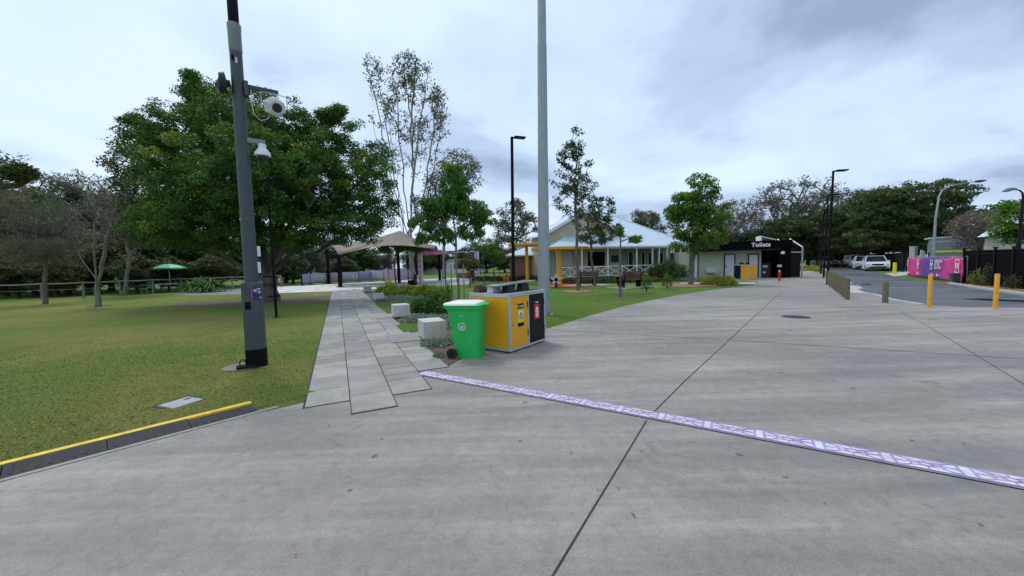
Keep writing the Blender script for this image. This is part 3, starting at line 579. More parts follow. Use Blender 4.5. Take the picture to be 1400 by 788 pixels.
# mown grass blades, denser close to the camera
def in_poly(x, y, poly):
    r = np.zeros(len(x), bool); n = len(poly)
    for i in range(n):
        x1, y1 = poly[i]; x2, y2 = poly[(i+1) % n]; c = ((y1 > y) != (y2 > y)) & (x < (x2-x1)*(y-y1)/(y2-y1+1e-12)+x1); r ^= c
    return r
def blades(name, poly, cen, rmin, rmax, n, hgt, mat='blade', zf=None, kind='stuff', label=None, holes=()):
    th = rng.uniform(0, 2*math.pi, n*2); r = rmin+(rmax-rmin)*rng.uniform(0, 1, n*2)**1.35; x = cen[0]+np.cos(th)*r; y = cen[1]+np.sin(th)*r
    k = in_poly(x, y, poly)
    for hp in holes: k &= ~in_poly(x, y, hp)
    x = x[k]; y = y[k]; r = r[k]; m_ = len(x)
    z = zf(x, y) if zf else np.zeros(m_)+0.004
    a = rng.uniform(0, 2*math.pi, m_); hh = hgt*rng.uniform(0.5, 1.3, m_)*np.clip((19-r)/8, 0.15, 1); wv = (0.0035+0.0007*r)*rng.uniform(0.7, 1.4, m_)
    lx, ly = rng.normal(0, 0.6, m_)*hh, rng.normal(0, 0.6, m_)*hh
    v0 = np.stack([x-np.cos(a)*wv, y-np.sin(a)*wv, z], 1); v1 = np.stack([x+np.cos(a)*wv, y+np.sin(a)*wv, z], 1); v2 = np.stack([x+lx, y+ly, z+hh], 1)
    o = np_mesh(name, np.stack([v0, v1, v2], 1).reshape(-1, 3), 3, mat); tag(o, label, 'grass', None, 'stuff'); return o
def lawn_z(x, y):
    yy = (x-KE.x)*kn.x+(y-KE.y)*kn.y; xx = (x-KE.x)*kd.x+(y-KE.y)*kd.y
    z = np.interp(yy, [0.075, 0.3, 0.8, 1.4], [0.056, 0.05, 0.02, 0.004]); f = np.clip((xx+0.9)/1.0, 0, 1); return np.maximum(z*f, 0.004)
kA = KE+kn*0.085; kB = KE+kd*12+kn*0.085
left_poly = [(kB.x, kB.y), (kA.x, kA.y), (G(362, 561).x, G(362, 561).y), (G(414, 551).x, G(414, 551).y), (G(455, 398).x, G(455, 398).y), (-14, 20), (-22, 8)]
blades('grass', left_poly, (0, 0), 2.2, 18, 330000, 0.014, zf=lawn_z, holes=[[tuple(G(*p).to_2d()) for p in ((207, 560), (238, 565), (287, 549), (256, 542))]], label='short mown lawn grass left of the paved path')
right_poly = [tuple(G(*p).to_2d()) for p in [(752, 450), (800, 435), (850, 421), (900, 410), (935, 403.5), (980, 397), (1010, 393.5), (1000, 389), (900, 389), (800, 392), (752, 396), (690, 400), (640, 410), (690, 452)]]
blades('grass', right_poly, (3, 9), 0.5, 16, 100000, 0.018, label='short green grass between the bins and the house')

# ------------------------------------------------------------------ trees
tb = G(364, 412); D = tb.y
fig = [blob(350, 190, D, 85, 62, 80), blob(278, 215, D, 72, 70, 80, 0), blob(228, 260, D, 34, 42, 46, 0.5), blob(438, 242, D, 78, 62, 80), blob(508, 258, D, 38, 50, 50, -0.5), blob(300, 160, D, 55, 38, 50, 1), blob(420, 185, D, 56, 28, 55, 1), blob(480, 190, D, 32, 24, 34),
       blob(258, 107, D, 7, 8, 8, wt=1.2), blob(266, 121, D, 9, 9, 9, wt=1.6), blob(276, 138, D, 15, 14, 14, wt=4), blob(185, 168, D, 12, 6, 12, wt=2), blob(205, 180, D, 14, 10, 14, wt=3), blob(345, 300, D, 140, 40, 110, -1), blob(235, 305, D, 48, 30, 60, -1), blob(480, 305, D, 58, 26, 60, -1), blob(222, 192, D, 20, 14, 24, 0, 3), blob(520, 212, D, 22, 22, 28), blob(350, 245, D, 120, 60, 110, -2), blob(452, 160, D, 16, 9, 14, wt=3), blob(463, 151, D, 7, 5, 8, wt=1), blob(335, 130, D, 26, 12, 20), blob(205, 295, D, 18, 20, 20), blob(280, 335, D, 50, 14, 50, -1), blob(430, 328, D, 70, 12, 60, -1), blob(515, 305, D, 26, 18, 30, 0), blob(505, 328, D, 26, 9, 26, 0), blob(530, 290, D, 18, 16, 22, 0)]
fl = [W(*p) for p in ((270, 150, D), (225, 230, D), (190, 300, D-1), (330, 150, D+1), (420, 190, D), (500, 240, D-.5), (510, 300, D+1), (300, 260, D-3), (430, 270, D-3), (265, 120, D), (350, 220, D+3), (250, 310, D-2), (455, 160, D))]
tree('fig_tree', 'huge dark green spreading fig tree over the lawn behind the camera pole', (tb.x, tb.y, 0), W(366, 375, D), fig, 2100, 0.48, 'leaf_fig', 125, 0.115, 0.07, 0.26, 'bark_fig', r_tip=0.010, pathw=0.35, nb=7, step=0.5, along=10, newleaf='leaf_fig_new', newfrac=0.07, flare=1.5, shell=0.12, expo=0.62, sides=8, leaders=fl)
ll = MB(); ll.prism([((tb+Vector((math.cos(q)*r*1.5, math.sin(q)*r, 0)))).to_2d() for q, r in [(k*0.3927, random.uniform(2.4, 3.2)) for k in range(16)]], 0.0, 0.0075, bottom=False); struct(ll.build('leaf_litter', 'leaflitter'))
# tall bare-stemmed gum behind
Y = 46
gum = [blob(510, 100, Y, 11, 22, 16, wt=2), blob(530, 125, Y, 12, 30, 18, wt=3), blob(557, 95, Y, 17, 20, 26, wt=5), blob(575, 115, Y, 20, 34, 22, wt=5), blob(600, 145, Y, 11, 32, 18, wt=4), blob(555, 150, Y, 26, 40, 30, wt=5), blob(520, 150, Y, 14, 30, 22, wt=2), blob(560, 215, Y, 34, 40, 30, wt=3), blob(590, 185, Y, 20, 34, 20, wt=4)]
gl = [W(*p) for p in ((502, 85, Y), (518, 110, Y+1), (538, 95, Y-1), (552, 78, Y+1), (568, 80, Y), (583, 100, Y-1), (597, 125, Y+1), (606, 150, Y), (530, 150, Y-2), (575, 140, Y+2), (508, 160, Y))]
g0 = W(566, 382, Y); tree('gum_tree', 'tall thin pale-stemmed gum tree rising highest behind the fig tree', (g0.x, Y, 0), W(562, 352, Y), gum, 330, 0.30, 'leaf_gum', 9, 0.34, 0.14, 0.42, 'bark_gum', r_tip=0.022, pathw=0.16, nb=5, step=1.3, droop=0.7, flare=1.1, expo=0.72, sigz=1.2, along=6, leaders=gl)
Y = 47; gm2 = [blob(625, 228, Y, 28, 24, 26), blob(610, 260, Y, 32, 30, 30), blob(640, 250, Y, 16, 20, 20), blob(590, 285, Y, 24, 30, 20), blob(615, 300, Y, 34, 26, 26)]
g0 = W(606, 382, Y); tree('gum_tree', 'grey-green gum tree just right of the tallest gum', (g0.x, Y, 0), W(608, 310, Y), gm2, 230, 0.18, 'leaf_gum', 36, 0.36, 0.14, 0.6, 'bark_gum', r_tip=0.03, pathw=0.25, nb=5, step=1.6, droop=0.5)
Y = 62; gm3 = [blob(705, 300, Y, 26, 26, 22), blob(690, 318, Y, 14, 16, 14), blob(725, 310, Y, 14, 20, 16), blob(700, 335, Y, 30, 12, 22)]
g0 = W(703, 372, Y); tree('gum_tree', 'round open-crowned gum tree behind the black lamp post', (g0.x, Y, 0), W(703, 340, Y), gm3, 120, 0.25, 'leaf_gum', 52, 0.40, 0.16, 0.62, 'bark_gum', r_tip=0.04, pathw=0.3, nb=4, step=2)
Y = 75; gm4 = [blob(884, 300, Y, 16, 12, 14), blob(895, 314, Y, 12, 12, 12), blob(875, 297, Y, 10, 9, 10), blob(902, 326, Y, 8, 6, 8)]
g0 = W(889, 365, Y); tree('gum_tree', 'distant umbrella-shaped gum tree above the pale house roof', (g0.x, Y, 0), W(888, 335, Y), gm4, 80, 0.3, 'leaf_gum', 50, 0.42, 0.18, 0.62, 'bark_gum', r_tip=0.04, pathw=0.3, nb=4, step=2)
# staked mango-like trees in the garden
b0 = G(627, 411); Y = b0.y
mg = [blob(617, 236, Y, 15, 13, 14), blob(622, 258, Y, 22, 14, 20), blob(600, 285, Y, 26, 16, 26), blob(648, 290, Y, 26, 16, 26), blob(622, 280, Y, 22, 16, 28), blob(578, 304, Y, 16, 12, 20), blob(598, 325, Y, 26, 11, 24), blob(642, 318, Y, 20, 10, 22), blob(574, 330, Y, 10, 8, 12), blob(662, 305, Y, 12, 9, 14)]
tree('young_tree', 'bushy young tree with long drooping bright green leaves behind the bins', (b0.x, Y, 0), W(622, 320, Y), mg, 165, 0.055, 'leaf_mango', 52, 0.27, 0.065, 0.17, 'bark_pale', r_tip=0.008, pathw=0.4, nb=6, step=0.4, droop=1.3, shell=0.3, newleaf='leaf_lime', newfrac=0.05, leaders=[W(617, 240, Y), W(585, 300, Y), W(655, 295, Y), W(600, 280, Y-.5)])
for px, lab in ((618, 'pale timber stake left of the bushy young tree'), (635, 'pale timber stake right of the bushy young tree')):
    s_ = G(px, 412); mbx = MB(); mbx.tube([(0, 0, -0.05), (0.01, 0, 1.75)], [0.03, 0.027], 8); tag(mbx.build('tree_stake', 'fence_timber', loc=s_), lab, 'stake', 'stakes beside young trees')
# slender pair of young gums at the lawn
b0 = G(790, 398.5); Y = b0.y
sg = [blob(790, 190, Y, 10, 17, 10), blob(776, 212, Y, 16, 20, 15), blob(795, 225, Y, 12, 20, 12), blob(772, 243, Y, 19, 18, 16), blob(780, 275, Y, 22, 20, 18), blob(795, 255, Y, 16, 18, 16)]
tree('young_gum', 'slender open young gum tree just right of the grey mast', (b0.x, Y, 0), W(787, 255, Y), sg, 125, 0.085, 'leaf_dark', 22, 0.17, 0.08, 0.17, 'bark_fig', r_tip=0.008, pathw=0.4, nb=9, step=0.5, droop=0.6, expo=0.6)
b0 = G(813, 392); Y = b0.y
sg = [blob(805, 262, Y, 14, 16, 14), blob(825, 285, Y, 18, 18, 16), blob(800, 300, Y, 20, 18, 16), blob(830, 315, Y, 16, 16, 14), blob(812, 325, Y, 24, 10, 16)]
tree('young_gum', 'leafier leaning young gum tree in front of the house gable', (b0.x, Y, 0), W(804, 300, Y), sg, 125, 0.085, 'leaf_dark', 28, 0.19, 0.09, 0.20, 'bark_fig', r_tip=0.009, pathw=0.4, nb=8, step=0.5, droop=0.5, expo=0.6)
b0 = G(848, 407); Y = b0.y
tree('sapling', 'thin sapling with a feathery tuft on top in front of the verandah', (b0.x, Y, 0), W(848, 300, Y), [blob(848, 289, Y, 10, 5, 9), blob(848, 318, Y, 4, 12, 4, wt=40), blob(869, 328, Y, 9, 4, 6, wt=60)], 34, 0.035, 'leaf_bright', 26, 0.16, 0.05, 0.10, 'bark_fig', r_tip=0.006, pathw=0.5, nb=8, step=0.3, droop=0.2, wob=0.01)
b0 = G(943.5, 390); Y = b0.y
gt = [blob(955, 258, Y, 26, 18, 24), blob(945, 285, Y, 32, 24, 30), blob(968, 292, Y, 26, 26, 26), blob(938, 310, Y, 22, 22, 24), blob(965, 325, Y, 28, 18, 26), blob(948, 335, Y, 28, 12, 22), blob(974, 262, Y, 10, 10, 10)]
tree('leafy_tree', 'bright green leafy tree on the lawn left of the toilet block', (b0.x, Y, 0), W(951, 330, Y), gt, 260, 0.13, 'leaf_bright', 62, 0.17, 0.095, 0.24, 'bark_fig', r_tip=0.01, pathw=0.4, nb=6, step=0.5, droop=0.4, newleaf='leaf_lime', newfrac=0.10, wob=0.03)
for i, (px, py, r_, m_, lab) in enumerate(((790, 399.5, 0.9, 'woodchip', 'tree ring'), (813, 393, 1.1, 'woodchip', ''), (943, 391, 1.7, 'woodchip', ''), (848, 408.5, 0.35, 'leaflitter', ''), (884, 402, 0.5, 'leaflitter', ''), (912, 396.5, 0.5, 'leaflitter', ''), (135, 419, 0.55, 'leaflitter', ''))):
    q = G(px, py); mm = MB(); mm.prism([(q.x+math.cos(k*0.45)*r_*random.uniform(0.85, 1.1), q.y+math.sin(k*0.45)*r_*random.uniform(0.85, 1.1)) for k in range(14)], 0, 0.05 if m_ == 'woodchip' else 0.025, bottom=False); struct(mm.build('mulch_ring', m_, bevel=0.02))
# bare tree and casuarinas on the left
b0 = G(134, 419.5); Y = b0.y
bt = [blob(128, 300, Y, 26, 28, 24), blob(105, 330, Y, 18, 22, 18), blob(150, 290, Y, 22, 30, 22), blob(160, 262, Y, 14, 20, 16), blob(140, 325, Y, 22, 18, 20)]
tree('bare_tree', 'nearly leafless tree with crooked pale branches standing on the left lawn', (b0.x, Y, 0), W(133, 385, Y), bt, 240, 0.115, 'leaf_grey', 5, 0.12, 0.05, 0.12, 'bark_pale', r_tip=0.010, pathw=0.22, nb=4, step=0.35, sagk=0.4, expo=0.72, leaders=[W(105, 345, Y), W(150, 310, Y), W(160, 265, Y+1), W(128, 300, Y-1)], flare=1.25)
b0 = G(62, 416); Y = b0.y
ct = [blob(55, 320, Y, 48, 38, 42), blob(40, 290, Y, 36, 30, 34), blob(80, 345, Y, 28, 20, 26), blob(25, 345, Y, 34, 20, 30)]
tree('casuarina', 'fine grey feathery casuarina on the far left lawn', (b0.x, Y, 0), W(62, 350, Y), ct, 260, 0.10, 'leaf_cas', 60, 0.26, 0.018, 0.34, 'bark_fig', r_tip=0.008, pathw=0.35, nb=5, step=0.5, droop=0.9)
Y = 30; b0 = W(-30, 380, Y)
tree('gum_tree', 'gum tree leaning in at the far left edge', (b0.x, Y, 0), W(-28, 300, Y), [blob(5, 215, Y, 22, 14, 20), blob(-10, 240, Y, 34, 24, 24), blob(25, 235, Y, 12, 8, 12, wt=10), blob(-20, 280, Y, 34, 30, 24)], 170, 0.25, 'leaf_olive', 38, 0.26, 0.12, 0.45, 'bark_fig', r_tip=0.015, pathw=0.3, nb=4, step=0.8)
Y = 30; b0 = W(168, 384, Y)
tree('olive_tree', 'loose yellow-green tree at the left edge of the fig tree', (b0.x, Y, 0), W(178, 350, Y), [blob(180, 195, Y, 22, 18, 22), blob(175, 225, Y, 26, 22, 24), blob(192, 262, Y, 28, 28, 26), blob(200, 315, Y, 34, 28, 28), blob(160, 290, Y, 16, 22, 18)], 230, 0.13, 'leaf_olive', 36, 0.24, 0.12, 0.48, 'bark_pale', r_tip=0.014, pathw=0.3, nb=5, step=0.9)
# far trees: four kinds built once and set out as copies
far0 = Vector((-400, 400, 0))
def proto(name, label, clumps, ntw, rt, leaf, lpt, L, Wd, sig, bark, group, **kw):
    r = tree(name, label, (0, 0, 0), kw.pop('tt', (0, 0, 2.6)), clumps, ntw, rt, leaf, lpt, L, Wd, sig, bark, group=group, r_tip=0.03, nb=4, step=1.1, **kw); return r
GB = 'trees beyond the lawn and playground'; used = {}
pA = proto('dark_tree', 'dark dense evergreen in the belt of trees behind the timber fence', [(0, 0, 6.2, 3.8, 3.8, 2.8), (-2, 1, 4.6, 2.8, 2.8, 2.4), (2.2, -1, 5, 2.8, 2.8, 2.2), (0.5, 0.5, 8, 2.2, 2.2, 1.6), (0, 0, 2.8, 3.4, 3.4, 1.8)], 340, 0.28, 'leaf_dark', 62, 0.36, 0.17, 0.55, 'bark_dark', GB, pathw=0.4, shell=0.2, newleaf='leaf_olive', newfrac=0.25)
pB = proto('feathery_tree', 'grey-green feathery tree in the belt of trees behind the timber fence', [(0, 0, 6.5, 3.0, 3.0, 3.2), (-1.5, 1, 4.2, 2.6, 2.4, 2.4), (1.8, -0.6, 4.8, 2.4, 2.4, 2.4), (0.3, 0, 9.2, 1.6, 1.6, 1.5)], 260, 0.22, 'leaf_gum', 50, 0.46, 0.07, 0.6, 'bark_fig', GB, pathw=0.35, droop=0.8)
pC = proto('umbrella_tree', 'broad dark umbrella-crowned tree along the far side of the road', [(0, 0, 9.5, 7.5, 7.0, 1.8), (-4.5, 1, 7.4, 4.4, 4, 1.8), (4.8, -1, 7.2, 4.0, 4, 1.9), (0, 0, 6.4, 6.4, 6, 2.0), (-5, 0, 4.5, 3.5, 3.5, 1.6), (4, 1, 4.2, 4, 4, 1.7), (0, 0, 4.0, 5, 5, 1.5)], 620, 0.5, 'leaf_dark', 62, 0.40, 0.18, 0.62, 'bark_dark', 'big dark trees along the road', pathw=0.35, shell=0.2, newleaf='leaf_olive', newfrac=0.32, sigz=0.40)
pD = proto('lacy_tree', 'big grey lacy nearly bare tree behind the toilet block', [(0, 0, 10.5, 6.0, 5, 2.4), (-3.5, 1, 8, 4.0, 4, 2.4), (4, -1, 8.4, 4.2, 4, 2.4), (0, 0, 7, 4, 4, 2)], 460, 0.45, 'leaf_grey', 13, 0.36, 0.15, 0.45, 'bark_pale', None, pathw=0.2, shell=0.4, sagk=0.2)
def put(p, px, Y, ztop_py, hproto, rz, label=None, sx=1.0, first=[]):
    q = W(px, 370, Y); zt = Zat(q.x, Y, ztop_py); s = zt/hproto
    if p.name not in used:
        used[p.name] = 1; o = p; o.location = (q.x, Y, 0); o.rotation_euler = (0, 0, rz); o.scale = (s*sx, s*sx, s)
        if label: o['label'] = label
        return o
    return copy_tree(p, None, (q.x, Y, 0), rz, (s*sx, s*sx, s), label)
# the belt on the left and behind the playground
belt = [(-60, 34, 300), (-20, 38, 262), (20, 40, 250), (60, 36, 268), (95, 40, 242), (120, 42, 240), (150, 38, 262), (5, 33, 315), (45, 33, 330), (90, 33, 325), (130, 34, 320), (165, 36, 300), (205, 38, 300), (250, 40, 310), (300, 42, 320), (345, 42, 330), (20, 30, 350), (75, 30, 352), (230, 34, 352), (185, 32, 350), (290, 36, 350), (390, 50, 325), (425, 54, 330), (455, 60, 328), (490, 66, 333), (525, 70, 336), (400, 44, 348), (470, 50, 352)]
marks = [(-100, 'at the far left edge of the view'), (0, 'at the left end of the rail fence'), (45, 'behind the grey casuarina'), (85, 'between the casuarina and the bare tree'), (115, 'behind the bare pale tree'), (150, 'just right of the bare pale tree'), (185, 'left of the green parasol'), (225, 'above the green parasol'), (260, 'behind the cycads'), (315, 'behind the left half of the fig tree'), (360, 'behind the fig trunk'), (395, 'left of the barrier banners'), (415, 'above the leftmost barrier banner'), (450, 'behind the first sail post'), (480, 'behind the middle barrier banners'), (515, 'behind the middle of the shade sail')]
for i, (px, Y, ty) in enumerate(belt):
    fea = i in (0, 1, 4, 5, 6, 11, 22, 25); where = [m_[1] for m_ in marks if px >= m_[0]][-1]; hw = 'tall' if ty < 300 else ('mid-height' if ty < 335 else 'low')
    put(pB if fea else pA, px, Y, ty, 10.6 if fea else 9.4, i*1.3, f"{hw} {'grey-green feathery' if fea else 'dark dense'} tree {where}, {'nearer' if Y < 37 else 'farther'} row", 1.15 if ty < 310 else 1.3)
for i, (px, Y, ty, l) in enumerate([(640, 85, 338, 'left of the arch right leg'), (665, 80, 335, 'right of the arch right leg'), (690, 78, 340, 'left of the black lamp post'), (725, 76, 338, 'above the yellow play canopy'), (745, 80, 342, 'behind the grey mast'), (600, 84, 343, 'behind the bushy young tree'), (570, 80, 340, 'behind the arch left leg')]):
    put(pA, px, Y, ty, 9.4, i*0.9+0.3, 'low distant dark tree '+l, 1.5)
for i, (px, Y, ty, l) in enumerate([(975, 62, 318, 'behind the right side of the leafy green tree'), (1010, 58, 330, 'above the left end of the black fascia'), (1040, 60, 312, 'above the Toilets lettering'), (1075, 60, 296, 'above the right corner of the toilet block'), (1105, 64, 295, 'right of the toilet block'), (1128, 66, 305, 'behind the roadside lamp posts'), (1000, 66, 318, 'behind the smaller lacy tree'), (930, 66, 335, 'left of the leafy green tree'), (1148, 70, 300, 'just right of the roadside lamp posts')]):
    put(pA, px, Y, ty, 9.4, i*1.1+0.3, 'dark bushy tree '+l, 1.35)
put(pD, 1085, 66, 244, 13, 0.3); put(pD, 1005, 62, 272, 13, 1.9, 'smaller grey lacy tree between the leafy tree and the toilet block', 0.8); put(pD, 1140, 80, 258, 13, 2.9, 'grey lacy tree showing behind the row of black lamps')
for i, (px, Y, ty, l) in enumerate([(1238, 42, 250, 'tallest dark umbrella-crowned tree behind the curved street light'), (1180, 50, 278, 'dark umbrella-crowned tree above the parked white cars'), (1145, 62, 290, 'dark spreading tree where the road disappears'), (1275, 46, 290, 'low dark spreading tree behind the pink banner'), (1420, 40, 270, 'dark spreading tree rising at the right edge'), (1205, 62, 285, 'dark spreading tree further back along the road')]):
    put(pC, px, Y, ty, 11.3, i*1.2, l, 0.85 if i == 0 else 1.0)
Y = 27; b0 = W(1345, 370, Y)
tree('bare_bush_tree', 'mauve-grey leafless bushy tree behind the black fence', (b0.x, Y, 0), W(1342, 345, Y), [blob(1345, 310, Y, 36, 22, 30), blob(1322, 325, Y, 22, 18, 20), blob(1362, 300, Y, 18, 14, 18)], 420, 0.16, 'leaf_mauve', 20, 0.14, 0.05, 0.30, 'bark_pale', r_tip=0.012, pathw=0.3, nb=4, step=0.5, sagk=0.3)
Y = 19; b0 = W(1395, 370, Y)
tree('leafy_bush_tree', 'fresh light green tree behind the black fence at the right edge', (b0.x, Y, 0), W(1395, 345, Y), [blob(1400, 300, Y, 32, 28, 26), blob(1376, 318, Y, 16, 16, 16), blob(1425, 310, Y, 30, 34, 26)], 210, 0.10, 'leaf_bright', 34, 0.16, 0.08, 0.22, 'bark_fig', r_tip=0.01, pathw=0.3, nb=4, step=0.5)

# ------------------------------------------------------------------ shrubs and plants
def shrub(name, label, px, py, r, h, leaf, n, L, Wd, group=None, droop=0.0, z0=0.0, stem=True, cat='shrub'):
    q = G(px, py); root = thing(name, label, cat, (q.x, q.y, 0), 0, group)
    d = unit(rng.normal(size=(n, 3))); d[:, 2] = np.abs(d[:, 2]); rr = rng.uniform(0.35, 1, (n, 1))**0.45
    bumpy = 1+0.22*np.sin(d[:, 0:1]*7+px)*np.cos(d[:, 1:2]*6+py); c = d*rr*bumpy*np.array([r, r, h*0.92]); c[:, 2] += 0.03+z0
    np_mesh('foliage', leaf_quads(c, L, Wd, droop, 0.3, d*0.8), 4, leaf, root)
    if stem:
        mb = MB()
        for k in range(6):
            a = k*1.05; mb.tube([(0, 0, 0), (math.cos(a)*r*0.3, math.sin(a)*r*0.3, h*0.4), (math.cos(a)*r*0.6, math.sin(a)*r*0.6, h*0.75)], [0.014, 0.01, 0.006], 5)
        mb.build('stem', 'bark_dark', root)
    return root
gs = 'silver groundcover clumps in the garden bed'
for i, (px, py, r, h, lab) in enumerate([(597, 473, 0.34, 0.12, 'silver-green groundcover at the foot of the nearest concrete block'), (620, 468, 0.28, 0.10, 'silver-green groundcover between the nearest block and the green bin'), (600, 489, 0.10, 0.05, 'small silver-green sprig by the wheel of the green bin'), (572, 440, 0.55, 0.22, 'silver-green groundcover behind the second concrete block'), (597, 441, 0.6, 0.22, 'silver-green groundcover in front of the dark shrub'), (615, 448, 0.5, 0.2, 'silver-green groundcover left of the green bin'), (522, 413, 0.4, 0.15, 'silver-green groundcover beside the third concrete block'), (545, 409, 0.8, 0.2, 'silver-green groundcover in front of the lime hedge'), (565, 411, 0.7, 0.2, 'silver-green groundcover between hedge and dark shrub')]):
    shrub('groundcover', lab, px, py, r, h, 'leaf_silver', int(2600*max(0.3, r)), 0.055, 0.024, gs, cat='plant')
gd = 'dark shrubs in the garden bed'
for px, py, r, h, lab in [(598, 428, 0.62, 0.75, 'dark green shrub behind the silver groundcover'), (578, 427, 0.5, 0.5, 'lower dark green shrub beside the second concrete block')]:
    shrub('dark_shrub', lab, px, py, r, h, 'leaf_fig', 2600, 0.10, 0.045, gd)
for px, py, r, h, lab in [(527, 402, 0.7, 0.5, 'lime-green shrub at the left end of the garden hedge'), (543, 403, 0.95, 0.55, 'lime-green shrub second from the left in the garden hedge'), (560, 404, 1.0, 0.6, 'lime-green shrub in the middle of the garden hedge'), (583, 406, 0.9, 0.65, 'lime-green shrub at the right end of the garden hedge')]:
    shrub('hedge_shrub', lab, px, py, r, h, 'leaf_lime', 3000, 0.12, 0.055, 'lime-green hedge shrubs')
def spiky(name, label, px, py, h, n, mat, wid=0.05, group=None, arch=0.5, elmin=0.15):
    q = G(px, py); mb = MB()
    for i in range(n):
        a = i*2.4; el = random.uniform(elmin, 1.0); L = h*random.uniform(0.75, 1.15); o = Vector((math.cos(a), math.sin(a), 0)); sd_ = Vector((-math.sin(a), math.cos(a), 0)); pts = []
        for k in range(6):
            t_ = k/5; out_ = L*(el*t_*0.75); up_ = L*(t_*(1-0.25*el) - arch*el*t_*t_*0.75); wv = wid*(1-t_**2)*(0.6+t_)*0.5+0.002; p = o*out_+Vector((0, 0, up_)); pts.append((p-sd_*wv, p+Vector((0, 0, -wv*0.3)), p+sd_*wv))
        vs = [x for tr in pts for x in tr]; mb.add(vs, [(k*3+j, k*3+j+1, k*3+j+4, k*3+j+3) for k in range(5) for j in (0, 1)])
    o = mb.build(name, mat, loc=(q.x, q.y, 0)); return tag(o, label, 'plant', group)
spiky('flax_plant', 'upright sword-leaved plant left of the green bin', 611, 413, 1.1, 34, 'leaf_bright', 0.07, arch=0.2)
spiky('bromeliad', 'yellow and green spiky plant behind the garden hedge', 533, 398, 1.1, 30, 'leaf_yellow', 0.12, arch=0.3)
for px, lab in ((270, 'arching cycad palm under the left of the fig tree'), (288, 'wider arching cycad palm right of the green parasol')):
    spiky('cycad', lab, px, 399.5, 2.7, 150, 'leaf_mango', 0.13, elmin=0.45, arch=1.25, group='cycads under the fig tree')
shrub('low_shrub', 'low yellow-green shrub on the lawn tip before the toilet block', 983, 389.5, 1.1, 0.6, 'leaf_yellow', 2600, 0.14, 0.06)
shrub('wide_shrub', 'dark wispy shrub at the right verandah corner', 913, 384, 1.6, 1.75, 'leaf_dark', 6000, 0.22, 0.05, droop=-0.3)
shrub('wide_shrub', 'second dark wispy shrub left of the right verandah corner', 902, 384.5, 1.0, 1.4, 'leaf_dark', 3000, 0.22, 0.05, droop=-0.3)
for i, px in enumerate(range(775, 895, 13)):
    shrub('border_plant', ['leftmost low plant', 'second low plant', 'third low plant', 'fourth low plant', 'fifth low plant', 'sixth low plant', 'seventh low plant', 'eighth low plant', 'ninth low plant', 'rightmost low plant'][i]+' in the border below the verandah', px, 388.2-(px-775)*0.02, 0.75, 0.42, 'leaf_olive' if i % 2 else 'leaf_dark', 900, 0.15, 0.05, 'border plants below the verandah', stem=False, cat='plant')
for i, px in enumerate(range(655, 745, 12)):
    shrub('border_plant', ['leftmost low plant', 'second low plant', 'third low plant', 'fourth low plant', 'fifth low plant', 'sixth low plant', 'seventh low plant', 'low plant nearest the grey mast'][i]+' along the dark handrail', px, 384.5, 0.9, 0.55, 'leaf_dark' if i % 2 else 'leaf_olive', 900, 0.16, 0.06, 'border plants along the handrail', stem=False, cat='plant')
for i, px in enumerate(range(925, 985, 12)):
    shrub('border_plant', ['leftmost', 'second', 'third', 'fourth', 'rightmost'][i]+' low silver plant in front of the sage toilet wall', px, 384.8, 0.7, 0.3, 'leaf_silver', 700, 0.14, 0.05, 'silver plants before the toilet wall', stem=False, cat='plant')
for px, py, r, h, lab in [(884, 400, 0.3, 0.95, 'small leafy staked sapling on the lawn, nearer of two'), (912, 396, 0.3, 0.85, 'small leafy staked sapling on the lawn, farther of two')]:
    shrub('small_sapling', lab, px, py, r, h, 'leaf_bright', 500, 0.10, 0.045, 'small staked saplings', z0=0.15, cat='sapling')
    q = G(px, py)
for px, py, h, lab in [(1334, 391, 0.9, 'pale yellow-green shrub against the black fence'), (1352, 392, 1.2, 'thin darker shrub left of the right yellow bollard'), (1383, 396, 0.7, 'thin shrub right of the right yellow bollard')]:
    shrub('fence_shrub', lab, px, py, 0.32, h, 'leaf_yellow' if px == 1334 else 'leaf_olive', 420, 0.09, 0.03, 'shrubs along the black fence')
shrub('verge_bush', 'bright yellow-green bush beside the far pavement', 1103, 371, 1.6, 0.7, 'leaf_yellow', 2200, 0.16, 0.07)
for px, py, h, lab in [(642, 392, 2.1, 'small round-topped young tree left of the handrail'), (662, 388, 4.2, 'small tree with flat tufts of foliage beside the arch'), (676, 386, 3.0, 'small olive tree beside the handrail')]:
    q = G(px, py); Z = h; s_ = h/4
    tree('small_tree', lab, (q.x, q.y, 0), (q.x, q.y, h*0.62), [(q.x, q.y, h*0.85, 1.1*s_+.3, 1.1*s_+.3, 0.5*s_+.15), (q.x+0.6, q.y, h*0.7, 0.8*s_, 0.8*s_, 0.4*s_)], 60, 0.05, 'leaf_bright' if h > 2.5 else 'leaf_olive', 40, 0.15, 0.08, 0.22, 'bark_fig', nb=4, step=0.4)
Y = 28; q = G(552, 386)
tree('playground_tree', 'low wide leafy tree in front of the tan shade sail', (q.x, q.y-3, 0), (q.x, q.y-3, 2.2), [blob(538, 338, q.y-3, 20, 9, 16), blob(560, 336, q.y-3, 22, 8, 16), blob(580, 345, q.y-3, 12, 8, 12), blob(520, 342, q.y-3, 14, 6, 12)], 150, 0.07, 'leaf_bright', 40, 0.18, 0.09, 0.28, 'bark_fig', nb=5, step=0.5)
